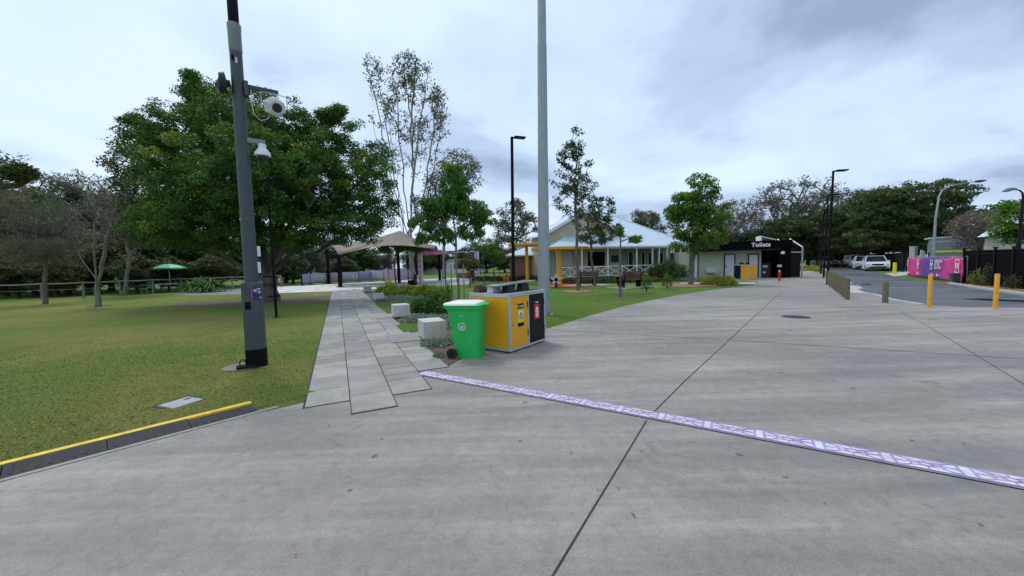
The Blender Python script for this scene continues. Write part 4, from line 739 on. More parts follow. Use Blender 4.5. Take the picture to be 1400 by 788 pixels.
#__PART2__
# ------------------------------------------------------------------ house with verandah
HL = Vector((W(762, 370, 32.6).x, 32.6, 0)); HR = Vector((W(941, 370, 37.2).x, 37.2, 0))
hx = (HR-HL).normalized(); hy = Vector((-hx.y, hx.x, 0)); HW = (HR-HL).length; hrz = math.atan2(hx.y, hx.x)
house = thing('verandah_house', 'cream weatherboard cottage with pale metal hip roof and white cross-braced verandah', 'house', HL, hrz)
def hloc(px, yl):   # local x where the sight line through px meets local depth yl
    d = ray(px, 370); d = Vector((d.x, d.y, 0)); o = HL+hy*yl; den = d.x*hx.y-d.y*hx.x
    t = (o.x*hx.y-o.y*hx.x)/den; return (d*t-o).dot(hx)
def hz(xl, yl, py): p = HL+hx*xl+hy*yl; return Zat(p.x, p.y, py)
EZ = 2.95; ez_l = 2.95
posts = [hloc(p, 0) for p in (762, 795.6, 831, 870.5, 892, 901, 912, 921, 930, 941)]
mb = MB(); mb.box((HW/2, 1.15, 0.30), (HW+0.3, 2.5, 0.12)); mb.build('deck', 'darktimber', house)
for i, x in enumerate(posts):
    mb = MB(); mb.box((x, 0, (EZ+0.1)/2+0.05), (0.11, 0.11, EZ-0.1)); mb.build('post', 'white', house, bevel=0.006)
def xpanel(x0, x1, y, z0=0.42, z1=1.28):
    mb = MB(); mb.box(((x0+x1)/2, y, z1), (x1-x0-0.11, 0.07, 0.07)); mb.box(((x0+x1)/2, y, z0), (x1-x0-0.11, 0.06, 0.06)); n = max(1, round((x1-x0)/1.35)); w_ = (x1-x0)/n
    for k in range(n):
        a, b_ = x0+k*w_+0.05, x0+(k+1)*w_-0.05; ang = math.atan2(z1-z0-0.08, b_-a); L = math.hypot(b_-a, z1-z0-0.08)
        mb.box(((a+b_)/2, y-0.012, (z0+z1)/2), (L, 0.03, 0.055), ry=-ang); mb.box(((a+b_)/2, y+0.02, (z0+z1)/2), (L, 0.03, 0.055), ry=ang)
        if k: mb.box((a-0.05, y, (z0+z1)/2), (0.06, 0.062, z1-z0-0.07))
    mb.build('balustrade', 'white', house)
for a, b_ in zip(posts, posts[1:]):
    xpanel(a, b_, 0)
mb = MB(); mb.box((HW/2, 0, EZ), (HW+0.1, 0.10, 0.16)); mb.build('verandah_beam', 'white', house)
mb = MB(); mb.box((HW/2, -0.26, EZ+0.10), (HW+0.75, 0.12, 0.12)); mb.build('gutter', 'white', house)
# walls
WY = 2.4; GW0 = hloc(741, WY); GW1 = hloc(850, WY); gm = (GW0+GW1)/2; GH = hz(gm, WY, 289); GE = hz(GW0, WY, 322)
mb = MB(); mb.box((HW/2+1.6, 2.45+4.2, 1.85), (HW-3.0, 8.3, 2.9)); mb.build('wall', 'vj', house)
mb = MB(); mb.extr([(GW0, 0.2), (GW1, 0.2), (GW1, GE), (gm, GH-0.06), (GW0, GE)], (0, WY, 0), (1, 0, 0), (0, 0, 1), (0, 1, 0), 0.2); mb.box((GW0+0.1, WY+1.35, GE/2), (0.2, 2.3, GE-0.2)); mb.build('gable_wall', 'weatherboard', house)
RZ = hz(hloc(840, 8), 8, 296)
# gable roof running back from the front
ov = 0.45; sl = (GH-GE)/(gm-GW0)
for sg in (-1, 1):
    xe = gm+sg*((GW1-GW0)/2+ov); ze = GH-sl*((GW1-GW0)/2+ov)
    mb = MB(); y0_, y1_ = WY-0.5, WY+2.4
    mb.add([(gm, y0_, GH+0.02), (xe, y0_, ze+0.02), (xe, y1_, ze+0.02), (gm, y1_, GH+0.02), (gm, y0_, GH+0.12), (xe, y0_, ze+0.12), (xe, y1_, ze+0.12), (gm, y1_, GH+0.12)], [(0, 1, 2, 3), (7, 6, 5, 4), (0, 4, 5, 1), (1, 5, 6, 2), (2, 6, 7, 3), (3, 7, 4, 0)]); mb.build('gable_roof', 'roof', house)
    mb = MB(); mb.add([(gm, y0_-0.05, GH-0.16), (xe, y0_-0.05, ze-0.16), (xe, y0_-0.05, ze+0.13), (gm, y0_-0.05, GH+0.13), (gm, y0_-0.002, GH-0.16), (xe, y0_-0.002, ze-0.16), (xe, y0_-0.002, ze+0.13), (gm, y0_-0.002, GH+0.13)], [(0, 1, 2, 3), (7, 6, 5, 4), (0, 4, 5, 1), (1, 5, 6, 2), (2, 6, 7, 3), (3, 7, 4, 0)]); mb.build('barge_board', 'white', house)
# main hip roof
re = HW+0.35; rb = 16.4; rl = hloc(840, 8); ez = EZ+0.16; yf = -0.3
xm = GW1-0.6
mb = MB(); mb.add([(xm-3, yf, ez), (re, yf, ez), (re, rb, ez), (xm-3, rb, ez), (xm-3, 8, RZ), (rl, 8, RZ)], [(0, 1, 5, 4), (1, 2, 5), (2, 3, 4, 5), (3, 0, 4), (3, 2, 1, 0)]); mb.build('hip_roof', 'roof', house)
mb = MB(); mb.tube([(xm-3, 8, RZ+0.02), (rl, 8, RZ+0.02), (re, yf, ez+0.03)], 0.07, 6); mb.tube([(rl, 8, RZ+0.02), (re, rb, ez+0.03)], 0.07, 6); mb.build('ridge_cap', 'roof', house)
# verandah roof in front of the gable
vz = GE-0.1; vz = min(vz, hz(hloc(846, 2.3), 2.3, 318))
mb = MB(); mb.add([(-0.35, yf, ez+0.004), (xm+0.4, yf, ez+0.004), (xm+0.4, WY-0.01, vz), (1.9, WY-0.01, vz), (-0.35, yf, ez-0.06), (xm+0.4, yf, ez-0.06), (xm+0.4, WY-0.01, vz-0.1), (1.9, WY-0.01, vz-0.1), (-0.35, WY, ez+0.004), (-0.35, WY, ez-0.06)], [(0, 1, 2, 3), (0, 3, 8), (7, 6, 5, 4), (9, 7, 4), (0, 4, 5, 1), (8, 9, 4, 0), (1, 5, 6, 2)]); mb.build('verandah_roof', 'roof', house)
def win(px0, px1, py0, py1, mat='glass', name='window', frame='white', mull=1):
    x0, x1 = hloc(px0, WY-0.02), hloc(px1, WY-0.02); xc = (x0+x1)/2; z1 = hz(xc, WY, py0); z0 = hz(xc, WY, py1); z1 = min(z1, EZ-0.1)
    mb = MB()
    for a, b_, c, d in ((x0-0.06, x0, z0-0.06, z1+0.06), (x1, x1+0.06, z0-0.06, z1+0.06), (x0, x1, z1, z1+0.06), (x0, x1, z0-0.06, z0)): mb.box(((a+b_)/2, WY-0.05, (c+d)/2), (b_-a, 0.1, d-c))
    for k in range(1, mull+1 if mull > 1 else 1): mb.box((x0+(x1-x0)*k/mull, WY-0.045, (z0+z1)/2), (0.04, 0.05, z1-z0))
    f = mb.build(name+'_frame' if name == 'door' else 'window', frame, house); mb = MB(); mb.box((xc, WY-0.02, (z0+z1)/2), (x1-x0, 0.03, z1-z0)); mb.build('pane', mat, f)
win(769, 781, 344.5, 363, 'offwhite', mull=3); win(803, 827, 344.5, 365, 'blackmatt'); win(834, 846, 349, 359, 'glass'); win(859, 865, 345, 378, 'glass'); win(877, 881, 345, 378, 'blackmatt'); win(886, 890, 346, 378, 'glass'); win(899, 906, 346, 378, 'blackmatt')
# warm-framed gooseneck lamp on the gable seen beside the mast
mb = MB(); lx = hloc(763.5, WY); lz = hz(lx, WY, 283); mb.tube([(lx-0.9, WY-0.02, lz), (lx-0.5, WY-0.7, lz+0.35), (lx, WY-0.7, lz+0.1)], 0.03, 6); mb.build('lamp_arm', 'offwhite', house); mb = MB(); mb.lathe([(0.05, 0.15), (0.08, 0.05), (0.28, -0.12)], (lx, WY-0.7, lz), 12); mb.build('lamp_shade', 'offwhite', house)

# brick building left of the mast
bl = Vector((W(697, 370, 37).x, 37, 0)); bk = thing('brick_building', 'low brown brick building with pale metal roof left of the grey mast', 'building', bl)
bw = 3.9; bh = Zat(bl.x, 37, 351); br_ = Zat(bl.x+2.5, 40, 335)
mb = MB(); mb.box((bw/2, 3, bh/2), (bw, 6, bh)); mb.build('wall', 'brick', bk)
mb = MB(); mb.add([(-0.4, -0.5, bh), (bw+0.4, -0.5, bh), (bw+0.4, 6.5, bh), (-0.4, 6.5, bh), (2.4, 3, br_), (bw-2.4, 3, br_), (-0.4, -0.5, bh+0.12), (bw+0.4, -0.5, bh+0.12), (bw+0.4, 6.5, bh+0.12), (-0.4, 6.5, bh+0.12)], [(3, 2, 1, 0), (0, 1, 7, 6), (1, 2, 8, 7), (2, 3, 9, 8), (3, 0, 6, 9), (6, 7, 5, 4), (7, 8, 5), (8, 9, 4, 5), (9, 6, 4)]); mb.build('roof', 'roof', bk)
# dark handrail fence
a = G(640, 383); b_ = G(752, 382.5); d = b_-a; L = d.length; hr = thing('handrail_fence', 'dark metal handrail fence crossing in front of the brick building', 'fence', a, math.atan2(d.y, d.x))
n = 12
for k in range(n+1):
    mb = MB(); mb.box((L*k/n, 0, 0.55), (0.05, 0.05, 1.1)); mb.build('post', 'darktimber', hr)
mb = MB()
for z in (0.35, 0.72, 1.08): mb.box((L/2, -0.03, z), (L, 0.03, 0.045))
mb.build('rail', 'darktimber', hr)

# ------------------------------------------------------------------ toilet block
TL = G(925, 381.8); TR = G(1060, 381.5)
TL = Vector((W(928, 370, 33.2).x, 33.2, 0)); TR = Vector((W(1077, 370, 31.0).x, 31.0, 0))
tx = (TR-TL).normalized(); ty = Vector((-tx.y, tx.x, 0)); TW = (TR-TL).length
tl = thing('toilet_block', 'low sage green toilet block with black fascia lettered Toilets', 'building', TL, math.atan2(tx.y, tx.x))
def tlx(px, yl=0):
    d = ray(px, 370); d = Vector((d.x, d.y, 0)); o = TL+ty*yl; den = d.x*tx.y-d.y*tx.x; t = (o.x*tx.y-o.y*tx.x)/den; return (d*t-o).dot(tx)
def tz(x, yl, py): p = TL+tx*x+ty*yl; return Zat(p.x, p.y, py)
xb = tlx(1060); xo0, xo1 = tlx(1040.5), tlx(1058); zt = tz(tlx(1040, -0.6), -0.6, 329.5); zf = tz(tlx(1030, -0.6), -0.6, 341.5); zw = zf-0.02
mb = MB(); mb.box((xo0/2, 2.5, zw/2), (xo0, 5, zw)); mb.build('wall', 'sage', tl)
mb = MB(); mb.box(((xb+TW)/2, 2.2, zt/2-0.05), (TW-xb, 5.5, zt-0.1)); mb.box(((xo0+xb)/2, 3.4, zw/2), (xb-xo0-0.02, 2.6, zw)); mb.build('entry_wall', 'cladblack', tl)
mb = MB(); x0f = tlx(950, -0.6); mb.box(((x0f+TW)/2, 0.35, (zt+zf)/2), (TW-x0f+0.04, 2.2, zt-zf)); mb.build('fascia', 'cladblack', tl)
mb = MB(); mb.box(((x0f+xb)/2, -0.9, zf-0.05), (xb-x0f, 0.4, 0.06)); mb.build('awning', 'charcoal', tl)
text_mesh('Toilets', 0.47, 'white', tl, (tlx(1040, -0.8), -0.765, tz(tlx(1040, -0.8), -0.77, 335.0)), (1, 0, 0), (0, 0, 1), (0, -1, 0), 0.016, 0.02)
def tdoor(p0, p1, mat='offwhite', name='door'):
    x0, x1 = tlx(p0), tlx(p1); xc = (x0+x1)/2; h_ = tz(xc, 0, 348.5)
    mb = MB(); mb.box((x0-0.04, -0.04, h_/2), (0.08, 0.1, h_)); mb.box((x1+0.04, -0.04, h_/2), (0.08, 0.1, h_)); mb.box((xc, -0.04, h_+0.04), (x1-x0+0.16, 0.1, 0.08)); mb.build('door_frame', 'charcoal', tl)
    mb = MB(); mb.box((xc, -0.03, h_/2), (x1-x0-0.01, 0.04, h_-0.02)); dd_ = mb.build(name, mat, tl)
    mb = MB(); mb.box((x0+0.08, -0.08, 1.02), (0.05, 0.07, 0.18)); mb.build('handle', 'charcoal', dd_)
tdoor(944, 953.5); tdoor(991, 1003.5); tdoor(1023.5, 1035.5)
mb = MB(); mb.box(((xo0+xo1)/2-0.2, 1.9, zw/2), ((xo1-xo0)*0.5, 0.05, zw-0.1)); mb.build('entry_screen', 'offwhite', tl)
mb = MB(); mb.box(((xo0+xo1)/2-0.1, 0.2, 0.62), (0.75, 0.06, 1.2)); s_ = mb.build('entry_sign', 'charcoal', tl)
mb = MB(); mb.box(((xo0+xo1)/2-0.1, 0.165, 0.95), (0.35, 0.01, 0.16)); mb.box(((xo0+xo1)/2-0.18, 0.165, 0.45), (0.2, 0.01, 0.16)); mb.build('sign_mark', 'offwhite', s_)
mb = MB(); mb.box((tlx(1061.5), -0.58-0.0, tz(tlx(1062), -.6, 363.7)), (0.32, 0.03, 0.18)); mb.build('door_plate', 'offwhite', tl)
mb = MB(); sx_ = tlx(1063); mb.tube([(sx_, -0.7, tz(sx_, -0.7, 346)), (sx_, -1.0, tz(sx_, -1, 345.5))], [0.11, 0.13], 12); mb.build('wall_lamp', 'white', tl)
for px in (968.5, 974.8):
    mb = MB(); x = tlx(px); z = tz(x, 0, 371.5); mb.box((x, -0.2, z), (0.42, 0.4, 0.18)); mb.box((x, -0.05, z+0.2), (0.44, 0.06, 0.32)); mb.build('wash_trough', 'alu', tl)
mb = MB(); x = tlx(1034, 2); z = zt; mb.box((x+0.0, 1.5, z+0.28), (0.08, 1.2, 0.4)); mb.box((x+0.55, 1.5, z+0.26), (1.15, 1.3, 0.08), ry=0.30); mb.build('roof_vent', 'white', tl)
sidep = TW+0.55
mb = MB()
for xx in (TW+0.12, sidep+0.5):
    mb.tube([(xx, 0.1, 0), (xx, 0.1, zf+0.1), (xx, 2.4, zf+0.9)], 0.06, 8)
mb.box(((TW+sidep)/2+0.28, 0.1, zf-0.3), (0.9, 0.06, 0.08)); mb.build('pipework', 'alu', tl)
mb = MB(); mb.box((TW+0.65, 0.6, 1.05), (0.95, 0.05, 2.1)); mb.box((TW+0.65, 0.56, 2.15), (1.1, 0.08, 0.08)); mb.build('side_gate', 'black', tl)
# red hydrant, yellow recycling enclosure in front
q = G(1065.5, 384.5); hy_ = thing('fire_hydrant', 'small red hydrant post on the plaza before the toilet block', 'hydrant', q); hy_.scale = (0.8, 0.8, 0.78)
mb = MB(); mb.lathe([(0.12, 0), (0.12, 0.04), (0.08, 0.05), (0.08, 0.72), (0.1, 0.74), (0.1, 0.8), (0.06, 0.86)], n=14); mb.tube([(-0.14, 0, 0.62), (0.14, 0, 0.62)], 0.045, 8); mb.build('body', 'red', hy_, smooth=True)
mb = MB(); mb.lathe([(0.085, 0.86), (0.09, 0.92), (0.03, 0.98)], n=12); mb.build('cap', 'alu', hy_, smooth=True)

# ------------------------------------------------------------------ recycling enclosure (near)
def enclosure(label, loc, rz, group, detail=True, flip=False, Wn=1.32, Dn=0.95, Hn=1.06):
    r = thing('recycling_enclosure', label, 'bin enclosure', loc, rz, group); fr = MB(); t_ = 0.045
    for x in (0, Wn/2, Wn):
        for y in (0, Dn): fr.box((min(max(x, t_/2), Wn-t_/2), min(max(y, t_/2), Dn-t_/2), Hn/2+0.03), (t_, t_, Hn-0.07))
    for z in (0.05, Hn):
        for y in (t_/2, Dn-t_/2): fr.box((Wn/2, y, z), (Wn-0.002, t_+0.002, t_))
        for x in (t_/2, Wn-t_/2): fr.box((x, Dn/2, z), (t_+0.003, Dn-0.1, t_+0.002))
    fr.build('frame', 'alu', r, bevel=0.004)
    mb = MB(); mb.box((Wn/2, Dn/2, 0.015), (Wn-0.1, Dn-0.1, 0.03)); mb.build('base', 'blackmatt', r)
    mb = MB(); mb.box((Wn/2, Dn/2, Hn+0.035), (Wn+0.01, Dn+0.01, 0.022)); mb.build('top_tray', 'alu', r, bevel=0.003)
    mb = MB(); mb.box((Wn/2, Dn/2, Hn+0.047), (Wn-0.12, Dn-0.12, 0.006)); mb.build('top_mat', 'charcoal', r)
    hw = Wn/2-t_*1.5-0.008
    a_, b_ = (Wn*0.25+0.012, Wn*0.75-0.012) if not flip else (Wn*0.75-0.012, Wn*0.25+0.012)
    for xc, mt, nm in ((a_, 'yellow', 'recycling_door'), (b_, 'black', 'rubbish_door')):
        mb = MB(); mb.box((xc, 0.014, Hn/2+0.025), (hw, 0.018, Hn-0.10)); dr_ = mb.build(nm, mt, r, bevel=0.003)
        if detail:
            mb = MB(); mb.tube([(xc-hw/2+0.035, 0.006, 0.52), (xc-hw/2+0.035, -0.006, 0.52)], 0.012, 10); mb.build('lock', 'charcoal', dr_)
            mb = MB(); [mb.box((xc+hw/2-0.006, 0.001, z), (0.02, 0.012, 0.12)) for z in (0.30, 0.86)]; mb.build('hinge', 'charcoal', dr_)
            if mt == 'yellow':
                mb = MB(); mb.box((xc+0.035, 0.0025, 0.845), (0.20, 0.003, 0.10)); mb.build('label_band', 'blackmatt', dr_); mb = MB(); mb.box((xc+0.035, 0.0025, 0.495), (0.20, 0.003, 0.07)); mb.build('label_band', 'blackmatt', dr_)
                mb = MB(); mb.box((xc+0.035, 0.0025, 0.66), (0.19, 0.003, 0.26)); mb.build('label_panel', 'sign_yellow', dr_)
                mb = MB(); mb.box((xc+0.035, 0.0002, 0.69), (0.13, 0.003, 0.12)); mb.build('label_picture', 'white', dr_)
                mb = MB(); mb.box((xc+0.03, -0.0022, 0.685), (0.035, 0.003, 0.09)); mb.box((xc+0.075, -0.0022, 0.67), (0.022, 0.003, 0.06)); mb.box((xc-0.015, -0.0022, 0.665), (0.02, 0.003, 0.05)); mb.box((xc+0.035, -0.0022, 0.622), (0.14, 0.003, 0.008)); mb.box((xc+0.035, -0.0022, 0.602), (0.11, 0.003, 0.008)); mb.build('label_picture', 'blue', dr_)
                mb = MB()
                for k in range(3):
                    q0 = k*2.094+0.3; mb.tube([(xc-0.035+0.024*math.cos(q0+u), -0.001, 0.845+0.024*math.sin(q0+u)) for u in (0, 0.5, 1.0, 1.4)], 0.005, 6)
                mb.build('recycling_symbol', 'white', dr_)
                text_mesh('mixed\nrecycling', 0.030, 'white', dr_, (xc+0.065, -0.0008, 0.845), (1, 0, 0), (0, 0, 1), (0, -1, 0), 0.001, 0.002, spacing=0.8)
            else:
                mb = MB(); mb.box((xc, 0.0025, 0.68), (0.20, 0.003, 0.30)); mb.build('label_panel', 'red', dr_)
                mb = MB(); mb.extr([(-0.045, -0.10), (0.045, -0.10), (0.05, 0.075), (0.025, 0.095), (0.0, 0.125), (-0.025, 0.095), (-0.05, 0.075)], (xc, -0.002, 0.665), (1, 0, 0), (0, 0, 1), (0, 1, 0), 0.003); mb.build('label_picture', 'white', dr_)
                mb = MB(); [mb.box((xc, -0.0035, 0.60+0.028*k), (0.07, 0.003, 0.007)) for k in range(5)]; mb.build('label_line', 'red', dr_)
                text_mesh('waste', 0.045, 'white', dr_, (xc, 0.0028, 0.868), (1, 0, 0), (0, 0, 1), (0, -1, 0), 0.002, 0.002)
    side = 'yellow' if not flip else 'black'
    for x, mt in ((0.014, side), (Wn-0.014, 'black' if not flip else 'yellow')):
        mb = MB(); mb.box((x, Dn/2, Hn/2+0.025), (0.018, Dn-0.1, Hn-0.10)); mb.build('side_panel', mt, r, bevel=0.003)
    mb = MB(); mb.box((Wn/2, Dn-0.014, Hn/2+0.025), (Wn-0.1, 0.018, Hn-0.10)); mb.build('back_panel', 'yellow', r)
    mb = MB(); mb.box((Wn/2+0.04, Dn*0.42, Hn+0.205), (Wn*1.10, Dn*0.38, 0.010), ry=-0.035); mb.build('canopy', 'canopy_sheet', r, bevel=0.003)
    for x, y, mt in ((Wn*0.14, Dn*0.50, 'alu'), (Wn*0.34, Dn*0.34, 'charcoal'), (Wn*0.74, Dn*0.34, 'charcoal'), (Wn*0.13, Dn*0.85, 'darktimber')):
        mb = MB(); z0, z1 = Hn+0.05, Hn+0.197; a0, a1 = 0.15, 0.115
        vs = [(x+sx*a0*0.9, y+sy*a0*0.5, z0) for sx, sy in ((-1, -1), (1, -1), (1, 1), (-1, 1))]+[(x+sx*a1*0.9, y+sy*a1*0.5, z1) for sx, sy in ((-1, -1), (1, -1), (1, 1), (-1, 1))]
        mb.add(vs, [(3, 2, 1, 0), (4, 5, 6, 7), (0, 1, 5, 4), (1, 2, 6, 5), (2, 3, 7, 6), (3, 0, 4, 7)]); mb.build('canopy_bracket', mt, r, bevel=0.003)
    return r
EN = G(698, 484.6); EE = G(746.5, 467.5); ed = EE-EN
enclosure('yellow and black public recycling and rubbish enclosure beside the green wheelie bin', Vector((EN.x, EN.y, 0.010)), math.atan2(ed.y, ed.x), 'yellow and black bin enclosures', Wn=ed.length, Dn=0.98)
q = G(1002.5, 382.8); enclosure('yellow and black bin enclosure standing before the toilet doors', (q.x, q.y, 0), -1.15, 'yellow and black bin enclosures', False, True, 1.25, 0.95, 1.15)
q = G(636, 381); enclosure('small distant yellow bin enclosure near the entrance arch', (q.x, q.y, 0), 0.1, 'yellow and black bin enclosures', False, False, 1.25, 0.95, 1.1)

# green wheelie bin
q = G(655, 491.5); BRZ = math.radians(-13)
wb = thing('wheelie_bin', 'bright green wheelie bin with white bag-draped lid and black wheel', 'bin', (q.x, q.y, 0.010), BRZ)
# local frame: x towards the bin's front, origin at the near front corner at the ground; side faces -y
bx0, bx1, by1 = -0.45, 0.0, 0.44; Ht = 0.93
def rr(x0, x1, y0, y1, r, z, n=4):
    pts = []
    for cx_, cy_, a0 in ((x1-r, y0+r, -math.pi/2), (x1-r, y1-r, 0), (x0+r, y1-r, math.pi/2), (x0+r, y0+r, math.pi)):
        for k in range(n+1): a = a0+math.pi/2*k/n; pts.append((cx_+r*math.cos(a), cy_+r*math.sin(a), z))
    return pts
def loft(mb, rings, mi=0, cap=True):
    n = len(rings[0]); vs = [p for r in rings for p in r]; fs = []
    for i in range(len(rings)-1):
        for k in range(n): fs.append((i*n+k, i*n+(k+1) % n, (i+1)*n+(k+1) % n, (i+1)*n+k))
    if cap: fs.append(tuple(range(n-1, -1, -1))); fs.append(tuple((len(rings)-1)*n+k for k in range(n)))
    mb.add(vs, fs, mi)
mb = MB(); loft(mb, [rr(bx0+0.02, bx1, 0.0, by1, 0.04, 0.0), rr(bx0, bx1, 0, by1, 0.05, 0.02), rr(bx0-0.02, bx1+0.004, -0.004, by1+0.004, 0.05, 0.20), rr(bx0-0.10, bx1+0.035, -0.035, by1+0.035, 0.05, 0.80), rr(bx0-0.13, bx1+0.045, -0.045, by1+0.045, 0.05, 0.885), rr(bx0-0.16, bx1+0.07, -0.075, by1+0.075, 0.05, 0.89), rr(bx0-0.16, bx1+0.07, -0.075, by1+0.075, 0.05, Ht)])
mb.build('body', 'green_bin', wb, smooth=True)
mb = MB(); loft(mb, [rr(bx0-0.17, bx1+0.085, -0.085, by1+0.085, 0.06, Ht+0.002), rr(bx0-0.17, bx1+0.09, -0.09, by1+0.09, 0.06, Ht+0.022), rr(bx0-0.14, bx1+0.03, -0.06, by1+0.06, 0.06, Ht+0.045), rr(bx0-0.02, bx1-0.1, 0.04, by1-0.04, 0.06, Ht+0.062)])
mb.box((bx1+0.10, by1/2, Ht+0.012), (0.08, 0.24, 0.022)); ld = mb.build('lid', 'green_bin', wb, smooth=True)
# pale weathered top of the lid
mb = MB(); loft(mb, [rr(bx0-0.185, bx1+0.02, -0.078, by1+0.078, 0.07, Ht+0.030), rr(bx0-0.175, bx1+0.0, -0.065, by1+0.065, 0.07, Ht+0.053), rr(bx0-0.08, bx1-0.08, 0.0, by1-0.0, 0.06, Ht+0.074)])
mb.build('lid_cover', 'white', ld, smooth=True)
mb = MB(); mb.tube([(bx0-0.20, 0.02, Ht-0.01), (bx0-0.20, by1-0.02, Ht-0.01)], 0.016, 10); [mb.box((bx0-0.175, y, Ht-0.012), (0.06, 0.02, 0.03)) for y in (0.05, by1-0.05)]; mb.build('handle', 'green_bin', wb, smooth=True)
for y in (-0.07, by1+0.07):
    mb = MB(); mb.tube([(bx0-0.03, y-0.025, 0.095), (bx0-0.03, y+0.025, 0.095)], 0.095, 24); wh = mb.build('wheel', 'tyre', wb, smooth=True, bevel=0.006)
    mb = MB(); sg = -1 if y < 0 else 1; mb.tube([(bx0-0.03, y, 0.095), (bx0-0.03, y+sg*0.031, 0.095)], [0.055, 0.05], 20); mb.build('hub', 'black', wh, smooth=True)
mb = MB(); mb.tube([(bx0-0.03, -0.06, 0.095), (bx0-0.03, by1+0.06, 0.095)], 0.012, 8); mb.build('axle', 'charcoal', wb)
# round crest on the side (ring of letters and an emblem), and a small embossed word
zc = 0.57; xc_ = -0.29
side_y = lambda z: -0.004-(z-0.20)/0.6*0.031-0.0035
tilt = Vector((0, -0.031/0.6, 1)).normalized(); nrm_ = Vector((0, -1, -0.031/0.6)).normalized()
def arc_ring(r0, r1, a0, a1, n=20):
    pts = [(math.cos(a0+(a1-a0)*k/n)*r1, math.sin(a0+(a1-a0)*k/n)*r1) for k in range(n+1)]+[(math.cos(a1-(a1-a0)*k/n)*r0, math.sin(a1-(a1-a0)*k/n)*r0) for k in range(n+1)]; return pts
mb = MB(); o_ = Vector((xc_, side_y(zc), zc))
for k in range(22):
    a0 = k*2*math.pi/22; mb.extr(arc_ring(0.058, 0.074, a0, a0+0.17, 2), o_, (1, 0, 0), tilt, nrm_, 0.0015)
for k in range(8): mb.extr(arc_ring(0.046, 0.049, k*math.pi/4, (k+1)*math.pi/4+0.001, 4), o_, (1, 0, 0), tilt, nrm_, 0.0012+0.0001*(k % 2))
mb.extr([(-0.03, -0.018), (-0.012, 0.014), (0.0, 0.0), (0.012, 0.022), (0.034, -0.018), (0.015, -0.01), (0.0, -0.022), (-0.015, -0.008)], o_, (1, 0, 0), tilt, nrm_, 0.0015)
mb.extr([(-0.03, -0.034), (0.03, -0.034), (0.026, -0.028), (-0.026, -0.028)], o_, (1, 0, 0), tilt, nrm_, 0.0015); mb.build('crest', 'white', wb)
mb = MB(); mb.extr([(-0.03, 0), (0.03, 0), (0.03, 0.006), (-0.03, 0.006)], Vector((xc_, side_y(0.755), 0.755)), (1, 0, 0), tilt, nrm_, 0.0015); mb.build('embossed_mark', 'white', wb)

# ------------------------------------------------------------------ concrete seats along the path
sides = [(579.8, 465.6, 30, 441, 0.50, 0.64, 'largest nearest pale concrete block seat beside the path'), (539, 434.8, 20, 418, 0.50, 0.60, 'second pale concrete block seat along the path'), (511, 411.2, 14, 402, 0.50, 0.5, 'third smaller-looking concrete block seat along the path'), (497.5, 400, 12, 391, 0.50, 0.5, 'farthest concrete block seat, where the path ends')]
for px, py, w_, ptop, fw, dp, lab in sides:
    q = G(px, py, 0.05); zt_ = Zat(q.x, q.y, ptop); root = thing('concrete_seat', lab, 'block seat', (q.x, q.y, 0.034), PA, 'concrete block seats along the path')
    mb = MB(); mb.box((fw/2, dp/2, (zt_-0.034+0.03)/2), (fw, dp, zt_-0.034-0.03)); mb.build('block', 'block', root, bevel=0.008)
    mb = MB(); mb.box((fw/2, dp/2, 0.015), (fw-0.06, dp-0.06, 0.03)); mb.build('plinth', 'blackmatt', root)

# ------------------------------------------------------------------ camera pole on the left
q = G(352, 500); cp = thing('camera_pole', 'tall dark grey-green pole with cameras and loudspeaker on the left lawn', 'pole', (q.x, q.y, 0.0))
def LZ(py, base=q): return Zat(base.x, base.y, py)
fc = math.atan2(-q.x, q.y)  # turn parts to face the camera
mb = MB(); loft(mb, [rr(-0.145, 0.145, -0.145, 0.145, 0.05, z) for z in (0.30, LZ(388))]); loft(mb, [rr(-0.145, 0.145, -0.145, 0.145, 0.05, LZ(388)), rr(-0.13, 0.13, -0.13, 0.13, 0.05, LZ(388)+0.03)])
mb.build('lower_sleeve', 'pole_green', cp, rz=fc-0.15, smooth=True)
mb = MB(); loft(mb, [rr(-0.148, 0.148, -0.148, 0.148, 0.05, z) for z in (0.0, 0.31)]); mb.build('base_band', 'blackmatt', cp, rz=fc-0.15, smooth=True)
mb = MB(); zt_ = LZ(42); mb.tube([(0, 0, LZ(388)), (0.0, 0, 3.2), (0.0, 0, zt_)], [0.105, 0.098, 0.086], 24); mb.build('shaft', 'pole_green', cp, smooth=True)
mb = MB(); mb.lathe([(0.088, LZ(72)), (0.094, LZ(71)), (0.094, LZ(42)), (0.099, LZ(41)), (0.099, LZ(34)), (0.085, LZ(33))], n=24); mb.build('collar', 'pole_grey', cp, smooth=True)
mb = MB(); mb.lathe([(0.076, LZ(36)), (0.076, LZ(-3)), (0.06, LZ(-5)), (0.055, LZ(-60))], n=20); mb.build('antenna', 'blackmatt', cp, smooth=True)
RT = Vector((math.cos(fc), math.sin(fc), 0)); TOW = Vector((math.sin(fc), -math.cos(fc), 0))   # to the right / towards the viewer
def K(r, t_, z): return RT*r+TOW*t_+Vector((0, 0, z))
zb = LZ(117); mb = MB(); mb.box(K(0.32, 0.02, zb+0.0), (0.50, 0.07, 0.06), rz=fc); mb.box(K(0.11, 0.02, zb-0.05), (0.06, 0.16, 0.24), rz=fc); mb.add([K(0.12, 0.04, zb-0.16), K(0.12, 0.0, zb-0.16), K(0.26, 0.0, zb-0.03), K(0.26, 0.04, zb-0.03), K(0.12, 0.0, zb-0.03), K(0.12, 0.04, zb-0.03)], [(0, 1, 2, 3), (0, 3, 5), (1, 4, 2), (0, 5, 4, 1)]); br_a = mb.build('bracket_arm', 'pole_green', cp, bevel=0.004)
